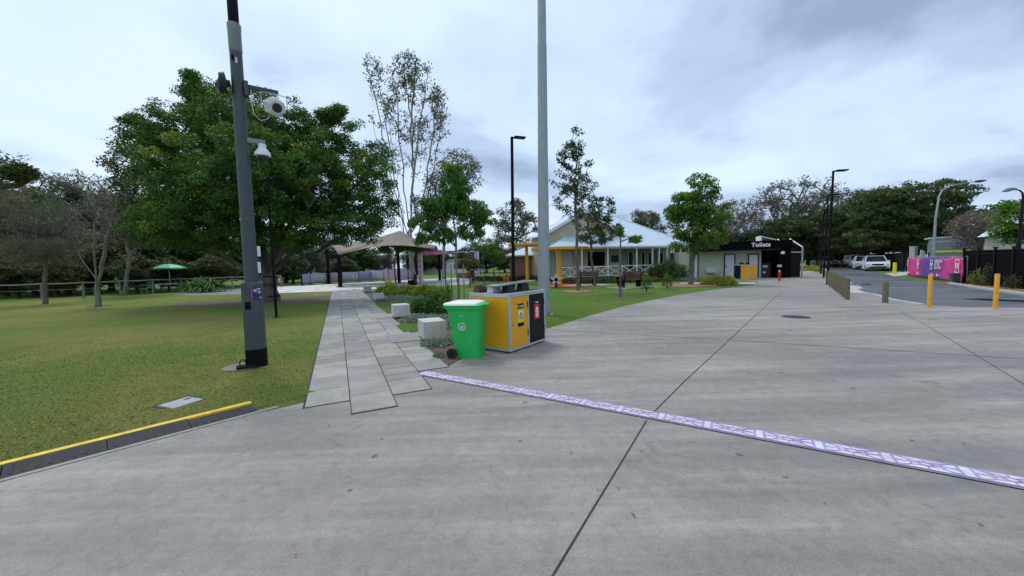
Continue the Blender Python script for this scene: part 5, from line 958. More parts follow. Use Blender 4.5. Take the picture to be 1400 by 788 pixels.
# hexagonal white projector in a U bracket
zc = LZ(139); cR = 0.50
mb = MB(); mb.tube([K(cR-0.19, 0.05, zc+0.02), K(cR-0.19, 0.05, zb-0.045), K(cR+0.03, 0.05, zb-0.04), K(cR+0.19, 0.05, zb-0.06), K(cR+0.19, 0.05, zc+0.03)], 0.009, 8); mb.build('u_bracket', 'alu', cp, smooth=True)
dv = K(0.25, 1.0, 0).normalized()+Vector((0, 0, -0.42)); dv.normalize(); sx_ = dv.cross(Vector((0, 0, 1))).normalized(); sy_ = sx_.cross(dv)
cc = K(cR, 0.05, zc); mb = MB(); hexp = lambda r, s, off=0.3: [cc+dv*s+(sx_*math.cos(off+k*math.pi/3)+sy_*math.sin(off+k*math.pi/3))*r for k in range(6)]
loft(mb, [hexp(0.10, -0.15), hexp(0.155, -0.10), hexp(0.17, 0.02), hexp(0.155, 0.10), hexp(0.115, 0.125)]); pr = mb.build('projector_housing', 'offwhite', cp, bevel=0.006)
mb = MB(); mb.tube([cc+dv*0.12, cc+dv*0.14], 0.062, 20); mb.build('projector_lens', 'blackmatt', pr)
mb = MB(); mb.tube([cc+dv*0.138, cc+dv*0.146], [0.075, 0.07], 20); mb.tube([cc+dv*0.10, cc+dv*0.139], 0.074, 20); mb.build('lens_ring', 'charcoal', pr)
mb = MB(); mb.tube([K(0.17, 0.05, zb-0.04), K(0.17, 0.07, zb-0.25), K(0.19, 0.07, zb-0.45), K(0.28, 0.07, zb-0.54), K(0.38, 0.06, zb-0.50), K(0.44, 0.02, zb-0.38), cc-dv*0.13], 0.008, 6); mb.build('cable', 'alu', cp, smooth=True)
# black horn loudspeaker on the left
zl = LZ(118); mb = MB(); mb.tube([K(-0.10, 0.02, zl), K(-0.15, 0.02, zl), K(-0.16, 0.02, zl), K(-0.25, 0.02, zl-0.01), K(-0.27, 0.02, zl)], [0.06, 0.06, 0.17, 0.155, 0.09], 16); mb.build('loudspeaker', 'charcoal', cp, smooth=True)
# dome camera
zd = LZ(192); mb = MB(); mb.box(K(0.20, 0.02, zd+0.0), (0.26, 0.10, 0.075), rz=fc); mb.build('dome_arm', 'pole_grey', cp, bevel=0.004)
c_ = K(0.28, 0.04, 0); mb = MB(); mb.lathe([(0.06, zd-0.035), (0.06, zd-0.08), (0.055, zd-0.085), (0.06, zd-0.10), (0.12, zd-0.18), (0.12, zd-0.23), (0.095, zd-0.24)], (c_.x, c_.y, 0), 24); dm = mb.build('dome_housing', 'white', cp, smooth=True)
mb = MB(); mb.lathe([(0.09, zd-0.235), (0.085, zd-0.28), (0.06, zd-0.32), (0.02, zd-0.335)], (c_.x, c_.y, 0), 20); mb.build('dome_lens', 'glass', dm, smooth=True)
for py0, py1, r in ((337, 351, 0.13), (359, 374, 0.12)):
    mb = MB(); mb.box(K(r, 0.0, (LZ(py0)+LZ(py1))/2), (0.05, 0.06, LZ(py0)-LZ(py1)), rz=fc); mb.build('radio_box', 'white', cp, bevel=0.006)
mb = MB(); a_ = fc-0.15; R_ = lambda x, z: Vector((math.cos(a_)*x+math.sin(a_)*0.1475, math.sin(a_)*x-math.cos(a_)*0.1475, z))
z1 = LZ(390); mb.box(R_(0.085, z1-0.13), (0.13, 0.004, 0.22), rz=a_); st = mb.build('sticker', 'navy', cp)
mb = MB(); mb.box(R_(0.013, z1-0.13)+TOW*0.002, (0.012, 0.004, 0.22), rz=a_); mb.build('sticker_edge', 'pink', st)
mb = MB(); P0 = R_(0.06, z1-0.09)+TOW*0.003
mb.extr(arc_ring(0.02, 0.026, 0, 2*math.pi, 20), P0, (math.cos(a_), math.sin(a_), 0), (0, 0, 1), TOW, 0.002); [mb.box(R_(x_, z1-zz_)+TOW*0.003, (w_, 0.003, 0.012), rz=a_) for x_, zz_, w_ in ((0.06, 0.09, 0.03), (0.115, 0.06, 0.05), (0.12, 0.10, 0.04), (0.12, 0.13, 0.04), (0.13, 0.21, 0.03))]; mb.build('sticker_print', 'white', st)
mb = MB(); mb.box(R_(-0.055, LZ(417)), (0.085, 0.012, 0.13), rz=a_); mb.build('hatch', 'blackmatt', cp, bevel=0.01)
for z_, s_ in ((LZ(83), 0.03), (LZ(86), 0.045)):
    mb = MB(); mb.box(K(0.0 if s_ > 0.04 else -0.05, 0.092, z_), (0.03, 0.012, 0.09), rz=fc); mb.build('slot', 'offwhite' if s_ > 0.04 else 'blackmatt', cp)
mb = MB(); mb.lathe([(0.27, -0.01), (0.27, 0.02), (0.25, 0.03)], (-0.20, -0.12, 0), 22); mb.build('footing', 'footing', cp)
mb = MB(); mb.tube([K(-0.2, 0.12, 0.10)+RT*0.045*math.cos(t_)+Vector((0, 0, 0.06*math.sin(t_))) for t_ in [k*math.pi/5 for k in range(11)]], 0.01, 6, cap=False); mb.box(K(-0.14, 0.16, 0.055), (0.30, 0.2, 0.02), rz=fc); mb.build('base_shackle', 'blackmatt', cp)
# pit lid in the lawn
c4 = [G(212, 558.5), G(238, 561.5), G(281, 548.5), G(258, 545)]; ctr = sum(c4, Vector())/4; u_ = (c4[3]-c4[0]).normalized(); v_ = Vector((-u_.y, u_.x, 0)); pl = thing('pit_lid', 'rectangular grey service pit lid flush in the left lawn', 'pit lid', (ctr.x, ctr.y, 0.004), math.atan2(u_.y, u_.x))
LL = (c4[3]-c4[0]).length; WW = abs((c4[1]-c4[0]).dot(v_)); WW = max(WW, 0.26)
mb = MB(); mb.box((0, 0, 0.012), (LL+0.05, WW+0.05, 0.02)); mb.build('frame', 'charcoal', pl); mb = MB(); mb.box((0, 0, 0.014), (LL-0.03, WW-0.02, 0.024)); lid_ = mb.build('lid', 'galv', pl, bevel=0.003)
mb = MB(); mb.box((LL*0.3, WW*0.2, 0.0265), (0.07, 0.04, 0.002)); mb.build('lifting_hole', 'blackmatt', lid_)
# round manhole in the plaza
q = G(1088, 434); mh = thing('manhole_cover', 'round cast iron manhole cover in the plaza', 'manhole cover', (q.x, q.y, 0.010)); mb = MB(); mb.lathe([(0.33, 0), (0.33, 0.004), (0.30, 0.005)], n=32); mb.build('ring', 'rubber', mh)
mb = MB(); mb.lathe([(0.29, 0.004), (0.29, 0.0085)], n=32); [mb.box((r*math.cos(a), r*math.sin(a), 0.010), (0.03, 0.03, 0.006), rz=a) for r in (0.08, 0.16, 0.24) for a in [k*math.pi*2/int(r*60) for k in range(int(r*60))]]; mb.build('cover', 'charcoal', mh)

# ------------------------------------------------------------------ big grey mast
q = G(744, 430); topw = W(740.5, 0, q.y-0.0); mt_ = thing('tall_mast', 'tall galvanised grey mast rising out of frame behind the bin enclosure', 'pole', (q.x, q.y, 0))
tz_ = topw.z; tx_ = topw.x-q.x; mb = MB(); nn = 12
mb.tube([(0, 0, 0), (0, 0, 0.02)], 0.30, 12)
mb.build('base_plate', 'galv', mt_)
mb = MB(); fr_ = 5.1/ max(1, 1); mb.tube([(0, 0, 0.02), (tx_*0.45, 0, tz_*0.45), (tx_*0.86, 0, tz_*0.86)], [0.205, 0.165, 0.145], nn); mb.build('shaft', 'galv', mt_)
mb = MB(); mb.tube([(tx_*0.855, 0, tz_*0.855), (tx_*1.6, 0, tz_*1.6)], [0.138, 0.10], nn); mb.build('upper_shaft', 'galv', mt_)
for k in range(4):
    a = k*math.pi/2+0.5; mb = MB(); mb.tube([(0.25*math.cos(a), 0.25*math.sin(a), 0.01), (0.25*math.cos(a), 0.25*math.sin(a), 0.07)], 0.02, 6); mb.build('bolt', 'charcoal', mt_)
zg = Zat(q.x, q.y, 405); mb = MB(); mb.tube([(0, 0, zg-0.035), (0, 0, zg+0.035)], 0.208, 16); mb.box((0.20, -0.08, zg), (0.08, 0.04, 0.09)); mb.build('strap', 'green_strap', mt_)

# ------------------------------------------------------------------ lamp posts
def lamp(label, base, ztop, rz, w_=0.13, arm=0.55, group='black flat-headed lamp posts', lean=(0, 0), mat='blackmatt', big=1.0):
    r = thing('lamp_post', label, 'lamp post', base, rz, group)
    mb = MB(); mb.box((0, 0, 0.012), (w_*2.6, w_*2.6, 0.024)); mb.build('base_plate', 'charcoal', r)
    lx_, ly_ = lean; mb = MB(); a = w_/2; vs = [(sx*a, sy*a, 0.02) for sx, sy in ((-1, -1), (1, -1), (1, 1), (-1, 1))]+[(lx_+sx*a*0.85, ly_+sy*a*0.85, ztop) for sx, sy in ((-1, -1), (1, -1), (1, 1), (-1, 1))]
    mb.add(vs, [(3, 2, 1, 0), (4, 5, 6, 7), (0, 1, 5, 4), (1, 2, 6, 5), (2, 3, 7, 6), (3, 0, 4, 7)]); mb.build('shaft', mat, r, bevel=0.006)
    mb = MB(); mb.box((lx_+0.12*big, ly_, ztop-0.02), (0.30*big, 0.07, 0.06)); mb.build('arm', mat, r)
    mb = MB(); mb.box((lx_+arm*big+0.1, ly_, ztop+0.0), (0.75*big, 0.42*big, 0.07)); hd = mb.build('lamp_head', mat, r, bevel=0.015)
    mb = MB(); mb.box((lx_+arm*big+0.12, ly_, ztop-0.04), (0.40*big, 0.30*big, 0.012)); mb.build('diffuser', 'charcoal', hd); return r
q = G(702, 402); zt_ = Zat(q.x, q.y, 187); lamp('black flat-headed lamp post just left of the tall grey mast', (q.x, q.y, 0), zt_, 0.35, 0.15, 0.42, lean=(W(700, 187, q.y).x-q.x, 0), big=0.85)
q = G(378, 434); zt_ = Zat(q.x, q.y, 244); lamp('thin black lamp post under the fig tree', (q.x, q.y, 0), zt_, 1.7, 0.07, 0.3, lean=(0, 0.0), big=0.5)
row = [(1131, 389.5, 234, 1139, 'nearest and tallest of the black lamp posts beside the timber bollards'), (1126, 380, 267, 1132, 'second nearest black lamp post of the roadside row'), (1122, 374.5, 287, 1126.5, 'third black lamp post of the roadside row'), (1119, 370.8, 301, 1122.8, 'fourth black lamp post of the roadside row'), (1117, 368, 311, 1119.5, 'fifth black lamp post of the roadside row'), (1115.5, 366, 319, 1117, 'farthest thin black lamp post of the roadside row')]
for px, py, pt, ptx, lab in row:
    q = G(px, py); lamp(lab, (q.x, q.y, 0), Zat(q.x, q.y, pt), -0.1, 0.095, 0.40, 'black lamp posts along the road', lean=(W(ptx, pt, q.y).x-q.x, 0), big=0.8)
# curved galvanised street light behind the banner and its neighbour at the right edge
q = W(1275, 370, 26); sl_ = thing('street_light', 'tall curved galvanised street light rising behind the pink banner', 'street light', (q.x, 26, 0)); Y = 26
def L3(px, py, Y=26, o=q): p = W(px, py, Y); return (p.x-o.x, Y-o.y, p.z)
mb = MB(); mb.tube([(0, 0, 0), L3(1279, 300), L3(1284, 268), L3(1289, 260), L3(1300, 254), L3(1322, 250), L3(1337, 248)], [0.09, 0.065, 0.05, 0.04, 0.032, 0.028, 0.025], 12); mb.build('mast_arm', 'galv', sl_, smooth=True)
mb = MB(); mb.tube([L3(1333, 248.6), L3(1340, 248), L3(1348, 246.8)], [0.06, 0.09, 0.04], 10); mb.build('lamp_head', 'charcoal', sl_, smooth=True)
q = W(1391, 370, 17.5); s2 = thing('street_light', 'green-poled street light with grey drooping head at the right edge', 'street light', (q.x, 17.5, 0))
def L4(px, py): return L3(px, py, 17.5, q)
mb = MB(); mb.tube([(0, 0, 0), L4(1396, 300), L4(1399, 272), L4(1398, 264), L4(1394, 260.5), L4(1387, 259)], [0.07, 0.055, 0.045, 0.035, 0.03, 0.025], 10); mb.build('mast_arm', 'black', s2, smooth=True)
mb = MB(); mb.tube([L4(1389, 258.5), L4(1385, 258.5), L4(1377, 260), L4(1371, 262)], [0.04, 0.07, 0.09, 0.03], 12); mb.build('lamp_head', 'pole_grey', s2, smooth=True)
for px, py, pl_, l in ((1318, 285, 1348, 'thin distant street light arm beyond the mauve tree'), ):
    q = W(px+24, 370, 60); s3 = thing('street_light', l, 'street light', (q.x, 60, 0)); mb = MB(); a_ = L3(px+24, py+1, 60, q); b__ = L3(px-2, py, 60, q); mb.tube([(0, 0, 0), a_], 0.12, 8); mb.tube([a_, b__], 0.07, 8); mb.build('mast_arm', 'charcoal', s3)
q = W(1191, 360, 45); s4 = thing('street_light', 'small pale-headed street light against the dark roadside trees', 'street light', (q.x+3.4, 45, 0))
o4 = Vector((q.x+3.4, 45, 0)); mb = MB(); mb.tube([(0, 0, 0), L3(1249, 315, 45, o4), L3(1243, 309, 45, o4)], 0.07, 8); mb.build('mast', 'charcoal', s4); mb = MB(); mb.tube([L3(1245, 308, 45, o4), L3(1238, 307.5, 45, o4)], [0.12, 0.2], 10); mb.build('lamp_head', 'white', s4)

# ------------------------------------------------------------------ bollards
gb = 'timber bollards at the road edge'
def tbol(px, py, pt, label, w_=0.17):
    q = G(px, py); h_ = Zat(q.x, q.y, pt); mb = MB(); a = random.uniform(-.2, .2); loft(mb, [rr(-w_/2, w_/2, -w_/2, w_/2, w_*0.45, 0), rr(-w_/2, w_/2, -w_/2, w_/2, w_*0.45, h_-0.03), rr(-w_/2+.015, w_/2-.015, -w_/2+.015, w_/2-.015, 0.05, h_)]); o = mb.build('timber_bollard', 'timber', loc=(q.x, q.y, 0), rz=0.4+a*0.3, smooth=True); tag(o, label, 'bollard', gb); o.rotation_euler.x = random.uniform(-.02, .02)
    return o
tbol(1210, 414.5, 386, 'timber bollard standing alone between the row and the yellow bollards', 0.16)
pA_ = G(1158, 410); pB_ = G(1133, 390); names = ['nearest timber bollard of the dense row', 'second timber bollard of the dense row', 'third timber bollard of the dense row', 'fourth timber bollard of the dense row', 'fifth timber bollard of the dense row', 'sixth timber bollard of the dense row', 'seventh timber bollard of the dense row', 'eighth timber bollard of the dense row', 'farthest timber bollard of the dense row, near the black lamp post']
for k in range(9):
    p = pA_.lerp(pB_, k/8); mb = MB(); w_ = 0.15; h_ = 0.80+random.uniform(-.02, .02); loft(mb, [rr(-w_/2, w_/2, -w_/2, w_/2, w_*0.45, 0), rr(-w_/2, w_/2, -w_/2, w_/2, w_*0.45, h_-0.03), rr(-w_/2+.015, w_/2-.015, -w_/2+.015, w_/2-.015, 0.05, h_)])
    tag(mb.build('timber_bollard', 'timber', loc=(p.x, p.y, 0), rz=0.4+random.uniform(-.1, .1), smooth=True), names[k], 'bollard', gb)
for px, py, pt, lean, lab in ((1270, 420.4, 375.5, 0.03, 'yellow steel bollard on the left, before the pink banner'), (1360.5, 423.3, 375, 0.03, 'yellow steel bollard on the right, before the black fence')):
    q = G(px, py); h_ = Zat(q.x, q.y, pt); mb = MB(); mb.tube([(0, 0, 0), (lean*0.0, 0, 0.05), (lean*0.4, 0, h_-0.02), (lean*0.4, 0, h_)], [0.05, 0.05, 0.05, 0.043], 20); tag(mb.build('yellow_bollard', 'yellow_post', loc=(q.x, q.y, 0.01), smooth=True), lab, 'bollard', 'yellow steel bollards')
q = G(1223, 375.5); mb = MB(); mb.lathe([(0.12, 0), (0.12, 0.95), (0.10, 1.0)], n=12); tag(mb.build('yellow_marker', 'sign_yellow', loc=(q.x, q.y, 0)), 'short yellow marker post on the far verge right of the cars', 'marker post')

# ------------------------------------------------------------------ banner fence and black fence on the right
BL = G(1240, 378.5); BR = G(1316, 388.5); d = BR-BL; BLn = d.length; ba = math.atan2(d.y, d.x)
bf = thing('banner_fence', 'pink and purple printed banner stretched along temporary fencing beside the road', 'banner', BL, ba)
mb = MB(); nn = 40; H_ = 1.42
def wav(x, z): return 0.025*math.sin(x*3.1)+0.018*math.sin(x*7.3+z*2)+0.012*math.sin(z*6+x*5)
vs = []; fs = []; NX, NZ = 60, 10
for j in range(NZ+1):
    for i in range(NX+1):
        x = BLn*i/NX; zt_ = H_+0.03*math.sin(x*4)-0.05*max(0, math.sin(x*1.3-1)); z = 0.08+(zt_-0.08)*j/NZ; vs.append((x, wav(x, z)*(0.4+0.6*math.sin(math.pi*j/NZ)), z))
for j in range(NZ):
    for i in range(NX): a = j*(NX+1)+i; fs.append((a, a+1, a+NX+2, a+NX+1))
mb.add(vs, fs); bn = mb.build('banner_cloth', 'banner', bf, smooth=True); so_ = bn.modifiers.new('t', 'SOLIDIFY'); so_.thickness = 0.006; so_.offset = 0
def mark(px, s=1.0, full=True):
    den = None; dr_ = ray(px, 370); dv_ = Vector((dr_.x, dr_.y, 0)); hxx = d.normalized(); t = (BL.x*hxx.y-BL.y*hxx.x)/(dv_.x*hxx.y-dv_.y*hxx.x); x = (dv_*t-BL).dot(hxx)
    return x
def logo(x, half=False, mat='white', par=bn, z=0.98, yy=-0.07, k=0.9):
    mb = MB(); s = 0.30*k
    for a in ((0, s, s*2, 0.05), (0, -s, s*2, 0.05)): mb.box((x, yy, z+a[1]), (a[2]*0.72, 0.006, a[3]))
    for sg in (-1, 1): mb.box((x+sg*s*0.68, yy, z), (0.05, 0.007, s*2))
    mb.build('logo_square', mat, par)
    text_mesh('KB', 0.34*k, mat, par, (x, yy-0.004, z), (1, 0, 0), (0, 0, 1), (0, -1, 0), 0.012, 0.004, name='logo_letters')
xl = mark(1275); logo(xl)
text_mesh('KINGSTON\nBUTTER\nFACTORY', 0.23, 'white', bn, (mark(1279.3), -0.075, 0.98), (1, 0, 0), (0, 0, 1), (0, -1, 0), 0.004, 0.006, align='LEFT', spacing=0.86)
logo(mark(1310.5)+0.02, k=1.15, z=0.95)
logo(mark(1256.5)); text_mesh('N\nR\nY', 0.23, 'white', bn, (mark(1242.5), -0.075, 0.98), (1, 0, 0), (0, 0, 1), (0, -1, 0), 0.010, 0.006, spacing=0.86)
for px in (1243, 1256, 1276, 1283):
    x = mark(px); mb = MB(); mb.extr([(math.cos(a)*r, math.sin(a)*r) for a, r in [(k*0.628, 0.13 if k % 2 else 0.075) for k in range(10)]], (x, -0.07, 0.36), (1, 0, 0), (0, 0, 1), (0, 1, 0), 0.005); mb.box((x+0.32, -0.068, 0.34), (0.3, 0.005, 0.05)); mb.build('sponsor_mark', 'white', bn)
for k in range(5):
    mb = MB(); mb.tube([(BLn*k/4, 0.14, 0), (BLn*k/4, 0.14, 1.5)], 0.025, 8); mb.build('fence_post', 'galv', bf)
mb = MB(); mb.tube([(0, 0.14, 1.47), (BLn, 0.14, 1.47)], 0.02, 8); mb.build('top_rail', 'galv', bf)
# clutter behind the banner
for px, py0, w_, mt2, lab in ((1246, 338, 0.30, 'offwhite', 'white upright panel standing behind the banner, leftmost'), (1251, 338, 0.22, 'pole_grey', 'grey upright panel standing behind the banner')):
    q = W(px, 370, 31); mb = MB(); zt_ = Zat(q.x, 31, py0); mb.box((0, 0, zt_/2), (w_, 0.08, zt_)); mb.box((0, 0, zt_+0.03), (w_+0.06, 0.14, 0.06)); tag(mb.build('display_board', mt2, loc=(q.x, 31, 0), rz=-0.5, bevel=0.01), lab, 'panel')
q = W(1262, 370, 29); rk = thing('equipment_rack', 'jumble of pale leaning boards behind the banner', 'boards', (q.x, 29, 0))
for i, (px, a) in enumerate(((1258, 0.1), (1263, -0.15), (1267, 0.25), (1271, -0.3))):
    p = W(px, 370, 29); mb = MB(); zt_ = Zat(p.x, 29, 342+i); mb.box((p.x-q.x, 0, zt_/2), (0.16, 0.04, zt_), ry=a*0.5); mb.build('board', 'alu' if i % 2 else 'offwhite', rk)
q = W(1304, 370, 33); bb = thing('site_shed', 'small blue and yellow trimmed shed behind the banner fence', 'shed', (q.x, 33, 0), -0.75)
mb = MB(); mb.box((0, 0, 1.3), (3.0, 3, 2.6)); mb.build('wall', 'pole_grey', bb); mb = MB(); mb.box((-0.2, -1.53, Zat(q.x, 31.5, 343)), (2.4, 0.05, 0.16)); mb.build('yellow_board', 'sign_yellow', bb); mb = MB(); mb.box((0.5, -1.53, Zat(q.x, 31.5, 335)), (1.2, 0.06, 0.45)); mb.build('blue_board', 'blue', bb); mb = MB(); mb.box((0, 0, Zat(q.x, 33, 325)), (3.4, 3.4, 0.12)); mb.build('roof', 'roof', bb)
mb = MB(); mb.box((0, 0, (Zat(q.x, 33, 325)+2.6)/2), (2.9, 2.8, Zat(q.x, 33, 325)-2.6)); mb.build('upper_wall', 'faded_lilac', bb)
q = W(1390, 370, 24.0); sh2 = thing('pale_building', 'pale green gabled building behind the light green tree', 'building', (q.x, 24, 0)); zt_ = Zat(q.x, 24, 322)
mb = MB(); mb.box((1.6, 0, zt_/2), (5, 2, zt_)); mb.build('wall', 'sage', sh2); mb = MB(); mb.add([(-1.2, -1.2, zt_), (4.3, -1.2, zt_+0.2), (4.3, 1.2, zt_+0.2), (-1.2, 1.2, zt_), (1.5, -1.2, zt_+1.6), (1.5, 1.2, zt_+1.6)], [(0, 1, 4), (3, 5, 2), (0, 4, 5, 3), (1, 2, 5, 4), (0, 3, 2, 1)]); mb.build('roof', 'roof', sh2)
FL = G(1317, 388); FR = G(1400, 396.5); d2 = FR-FL; fl_ = d2.length; fa = math.atan2(d2.y, d2.x); fe = thing('black_fence', 'tall solid black panel fence along the right side of the road', 'fence', FL, fa)
bay = 2.0*fl_/ (fl_)  # metres per panel
bayn = 9; bayL = fl_/3.55
for k in range(bayn+1):
    mb = MB(); mb.box((bayL*k, -0.02, 0.93), (0.09, 0.09, 1.86)); mb.box((bayL*k, -0.02, 1.88), (0.13, 0.13, 0.05)); mb.build('post', 'black', fe)
for k in range(bayn):
    mb = MB(); x0, x1 = bayL*k+0.046, bayL*(k+1)-0.046; mb.box(((x0+x1)/2, 0, 0.90), (x1-x0, 0.03, 1.66)); pn = mb.build('panel', 'cladblack', fe); mb = MB(); mb.box(((x0+x1)/2, -0.01, 1.755), (x1-x0, 0.06, 0.05)); mb.box(((x0+x1)/2, -0.01, 1.60), (x1-x0, 0.055, 0.03)); mb.box(((x0+x1)/2, -0.01, 0.07), (x1-x0, 0.06, 0.06)); mb.build('rail', 'black', pn)
q = G(1305, 388.5); ub = thing('utility_box', 'small dark green utility box at the corner of banner and black fence', 'utility box', q, fa); mb = MB(); mb.box((0, 0, 0.27), (0.34, 0.3, 0.54)); mb.build('cabinet', 'pole_green', ub, bevel=0.01); mb = MB(); mb.box((0, 0, 0.56), (0.40, 0.36, 0.04)); mb.build('cap', 'pole_green', ub, bevel=0.01)
# roadside dark fence behind the cars
a = G(1235, 372); a2 = a+RD*45; d3 = a2-a; f3 = thing('mesh_fence', 'long dark screened fence running behind the parked cars', 'fence', a, math.atan2(d3.y, d3.x))
for k in range(16):
    mb = MB(); mb.box((k*3, 0, 0.95), (0.07, 0.07, 1.9)); mb.build('post', 'blackmatt', f3)
mb = MB(); mb.box((22.5, 0, 0.95), (45, 0.03, 1.75)); mb.build('screen', 'blackmatt', f3)

# ------------------------------------------------------------------ cars
def car(label, base, heading, kind='wagon', paint='carwhite', extra=None, group='cars parked along the road'):
    r = thing('parked_car' if kind != 'ute' else 'parked_ute', label, 'car', base, heading, group)   # local +x is forward
    L, Wc = 4.6, 1.82
    if kind == 'wagon': prof = [(-2.25, 0.35), (-2.3, 0.75), (-2.2, 1.0), (-1.2, 1.03), (0.75, 1.0), (1.9, 0.86), (2.22, 0.72), (2.28, 0.4), (2.1, 0.26), (-2.1, 0.26)]; roof = [(-2.1, 1.0), (-1.75, 1.55), (-0.9, 1.63), (0.1, 1.60), (0.95, 0.98)]
    elif kind == 'ute': prof = [(-2.6, 0.5), (-2.6, 1.05), (-0.9, 1.08), (0.9, 1.08), (2.1, 1.0), (2.35, 0.85), (2.4, 0.5), (2.2, 0.38), (-2.4, 0.38)]; roof = [(-0.95, 1.05), (-0.85, 1.72), (0.3, 1.74), (1.15, 1.06)]
    def shell(poly, w0, w1, z0, z1, mat, name, bev=0.05, par=r):
        mb = MB(); n = len(poly); ww = lambda z: w0+(w1-w0)*min(1, max(0, (z-z0)/(z1-z0)))
        vs = [(x, -ww(z), z) for x, z in poly]+[(x, ww(z), z) for x, z in poly]
        ar = sum(poly[i][0]*poly[(i+1) % n][1]-poly[(i+1) % n][0]*poly[i][1] for i in range(n)); fs = [tuple(range(n)) if ar > 0 else tuple(range(n-1, -1, -1)), tuple(range(2*n-1, n-1, -1)) if ar > 0 else tuple(range(n, 2*n))]
        fs += [(j, j+n, (j+1) % n+n, (j+1) % n) for j in range(n)]; mb.add(vs, fs); return mb.build(name, mat, par, bevel=bev, smooth=True)
    bd = shell(prof, 0.88, 0.90, 0.3, 1.0, paint, 'body', 0.06)
    gh = shell(roof, 0.84, 0.64, 1.0, 1.65, 'glass', 'windows', 0.03)
    rt = [p for p in roof if p[1] > 1.5]; mb = MB(); xa, xb_ = rt[0][0]-0.02, rt[-1][0]+0.02; mb.box(((xa+xb_)/2, 0, rt[0][1]+0.02), (xb_-xa+0.1, 1.30, 0.06)); mb.build('roof', paint, r, bevel=0.025)
    for sg in (-1, 1):
        fp, rp = roof[-1], roof[-2]
        for p0_, p1_, r_ in (((fp[0], sg*0.83, fp[1]), (rp[0], sg*0.655, rp[1]+0.01), 0.035), ((roof[0][0]+0.02, sg*0.83, roof[0][1]), (roof[1][0], sg*0.66, roof[1][1]), 0.05), ((-0.45, sg*0.845, 1.0), (-0.45, sg*0.665, 1.58), 0.03)):
            mb = MB(); mb.tube([p0_, p1_], r_, 6); mb.build('pillar', paint, r)
    fx = prof[6][0] if kind == 'wagon' else 2.36
    for sg in (-1, 1):
        mb = MB(); mb.box((fx-0.13, sg*0.64, 0.74 if kind == 'wagon' else 0.86), (0.22, 0.40, 0.13), rz=-sg*0.3); mb.build('headlight', 'lens', r, bevel=0.03)
        mb = MB(); mb.box((0.78, sg*1.0, 1.04), (0.12, 0.2, 0.14)); mb.build('mirror', paint, r, bevel=0.02)
    mb = MB(); zg_ = 0.70 if kind == 'wagon' else 0.82; mb.box((fx+0.005, 0, zg_), (0.08, 0.85, 0.16)); mb.box((fx-0.0, 0, 0.42), (0.10, 1.3, 0.16)); mb.build('grille', 'blackmatt', r, bevel=0.02)
    mb = MB(); mb.box((fx+0.06, 0, 0.53), (0.02, 0.38, 0.12)); mb.build('number_plate', 'plate', r)
    for x in (-1.4, 1.38):
        for sg in (-1, 1):
            mb = MB(); mb.tube([(x, sg*0.70, 0.33), (x, sg*0.93, 0.33)], 0.335, 22); wh = mb.build('wheel', 'tyre', r, bevel=0.02); mb = MB(); mb.tube([(x, sg*0.92, 0.33), (x, sg*0.94, 0.33)], 0.2, 14); mb.build('rim', 'alu', wh)
    if extra == 'canopy':
        mb = MB(); mb.box((-1.75, 0, 1.42), (1.7, 1.6, 0.72)); mb.build('canopy', 'offwhite', r, bevel=0.05)
    if extra == 'orange':
        mb = MB(); mb.box((-0.3, 0, 1.80), (1.2, 1.25, 0.10)); mb.build('roof_bar', 'orange', r, bevel=0.03)
    return r
hd = math.atan2(-RD.y, -RD.x)
q0 = G(1196, 372.5); RN = Vector((RD.y, -RD.x, 0))
def cpos(px, D_):
    d_ = ray(px, 365); k = D_/d_.y; return Vector((d_.x*k, D_, 0))
c0 = cpos(1196, 40.0)
car('white wagon at the front of the parked cars, facing the camera', c0, hd)
car('white wagon parked second, just behind the front one', c0+RD*6.3-RN*0.35, hd)
car('white ute with orange roof bar parked third in the row', c0+RD*13.5-RN*0.3, hd, 'ute', 'carwhite', 'orange')
car('white ute with pale canopy parked fourth in the row', c0+RD*20.5-RN*0.5, hd, 'ute', 'carwhite', 'canopy')
car('silver wagon parked farther back, angled out of the row', c0+RD*29-RN*3.4, hd+0.25, 'wagon', 'carsilver')
car('silver wagon at the far end of the road behind the lamp posts', cpos(1128, 60), hd+0.5, 'wagon', 'carsilver')
car('dark-shaded ute parked farthest, beside the silver wagon', c0+RD*35-RN*1.2, hd, 'ute', 'carsilver', 'canopy')

# ------------------------------------------------------------------ timber rail fence on the left
fp = [(-70, 417), (-5, 414), (58, 411), (115, 408.5), (165, 404.5), (210, 402), (249, 399), (283, 397.5), (318, 395.8), (352, 394), (385, 393)]
g0 = G(*fp[0]); rf = thing('rail_fence', 'weathered two-rail timber fence crossing behind the left lawn', 'fence', g0)
pts = []
for px, py in fp:
    p = G(px, py)-g0; pts.append(p); mb = MB(); mb.tube([(p.x, p.y, 0), (p.x+random.uniform(-.03, .03), p.y, 1.22)], [0.065, 0.055], 8); mb.build('post', 'fence_timber', rf)
for z in (1.14, 0.72):
    for a_, b__ in zip(pts, pts[1:]):
        mb = MB(); mb.tube([(a_.x, a_.y-0.06, z), ((a_.x+b__.x)/2, (a_.y+b__.y)/2-0.06, z-0.03), (b__.x, b__.y-0.06, z)], 0.045 if z > 1 else 0.012, 6); mb.build('rail' if z > 1 else 'wire', 'fence_timber', rf)
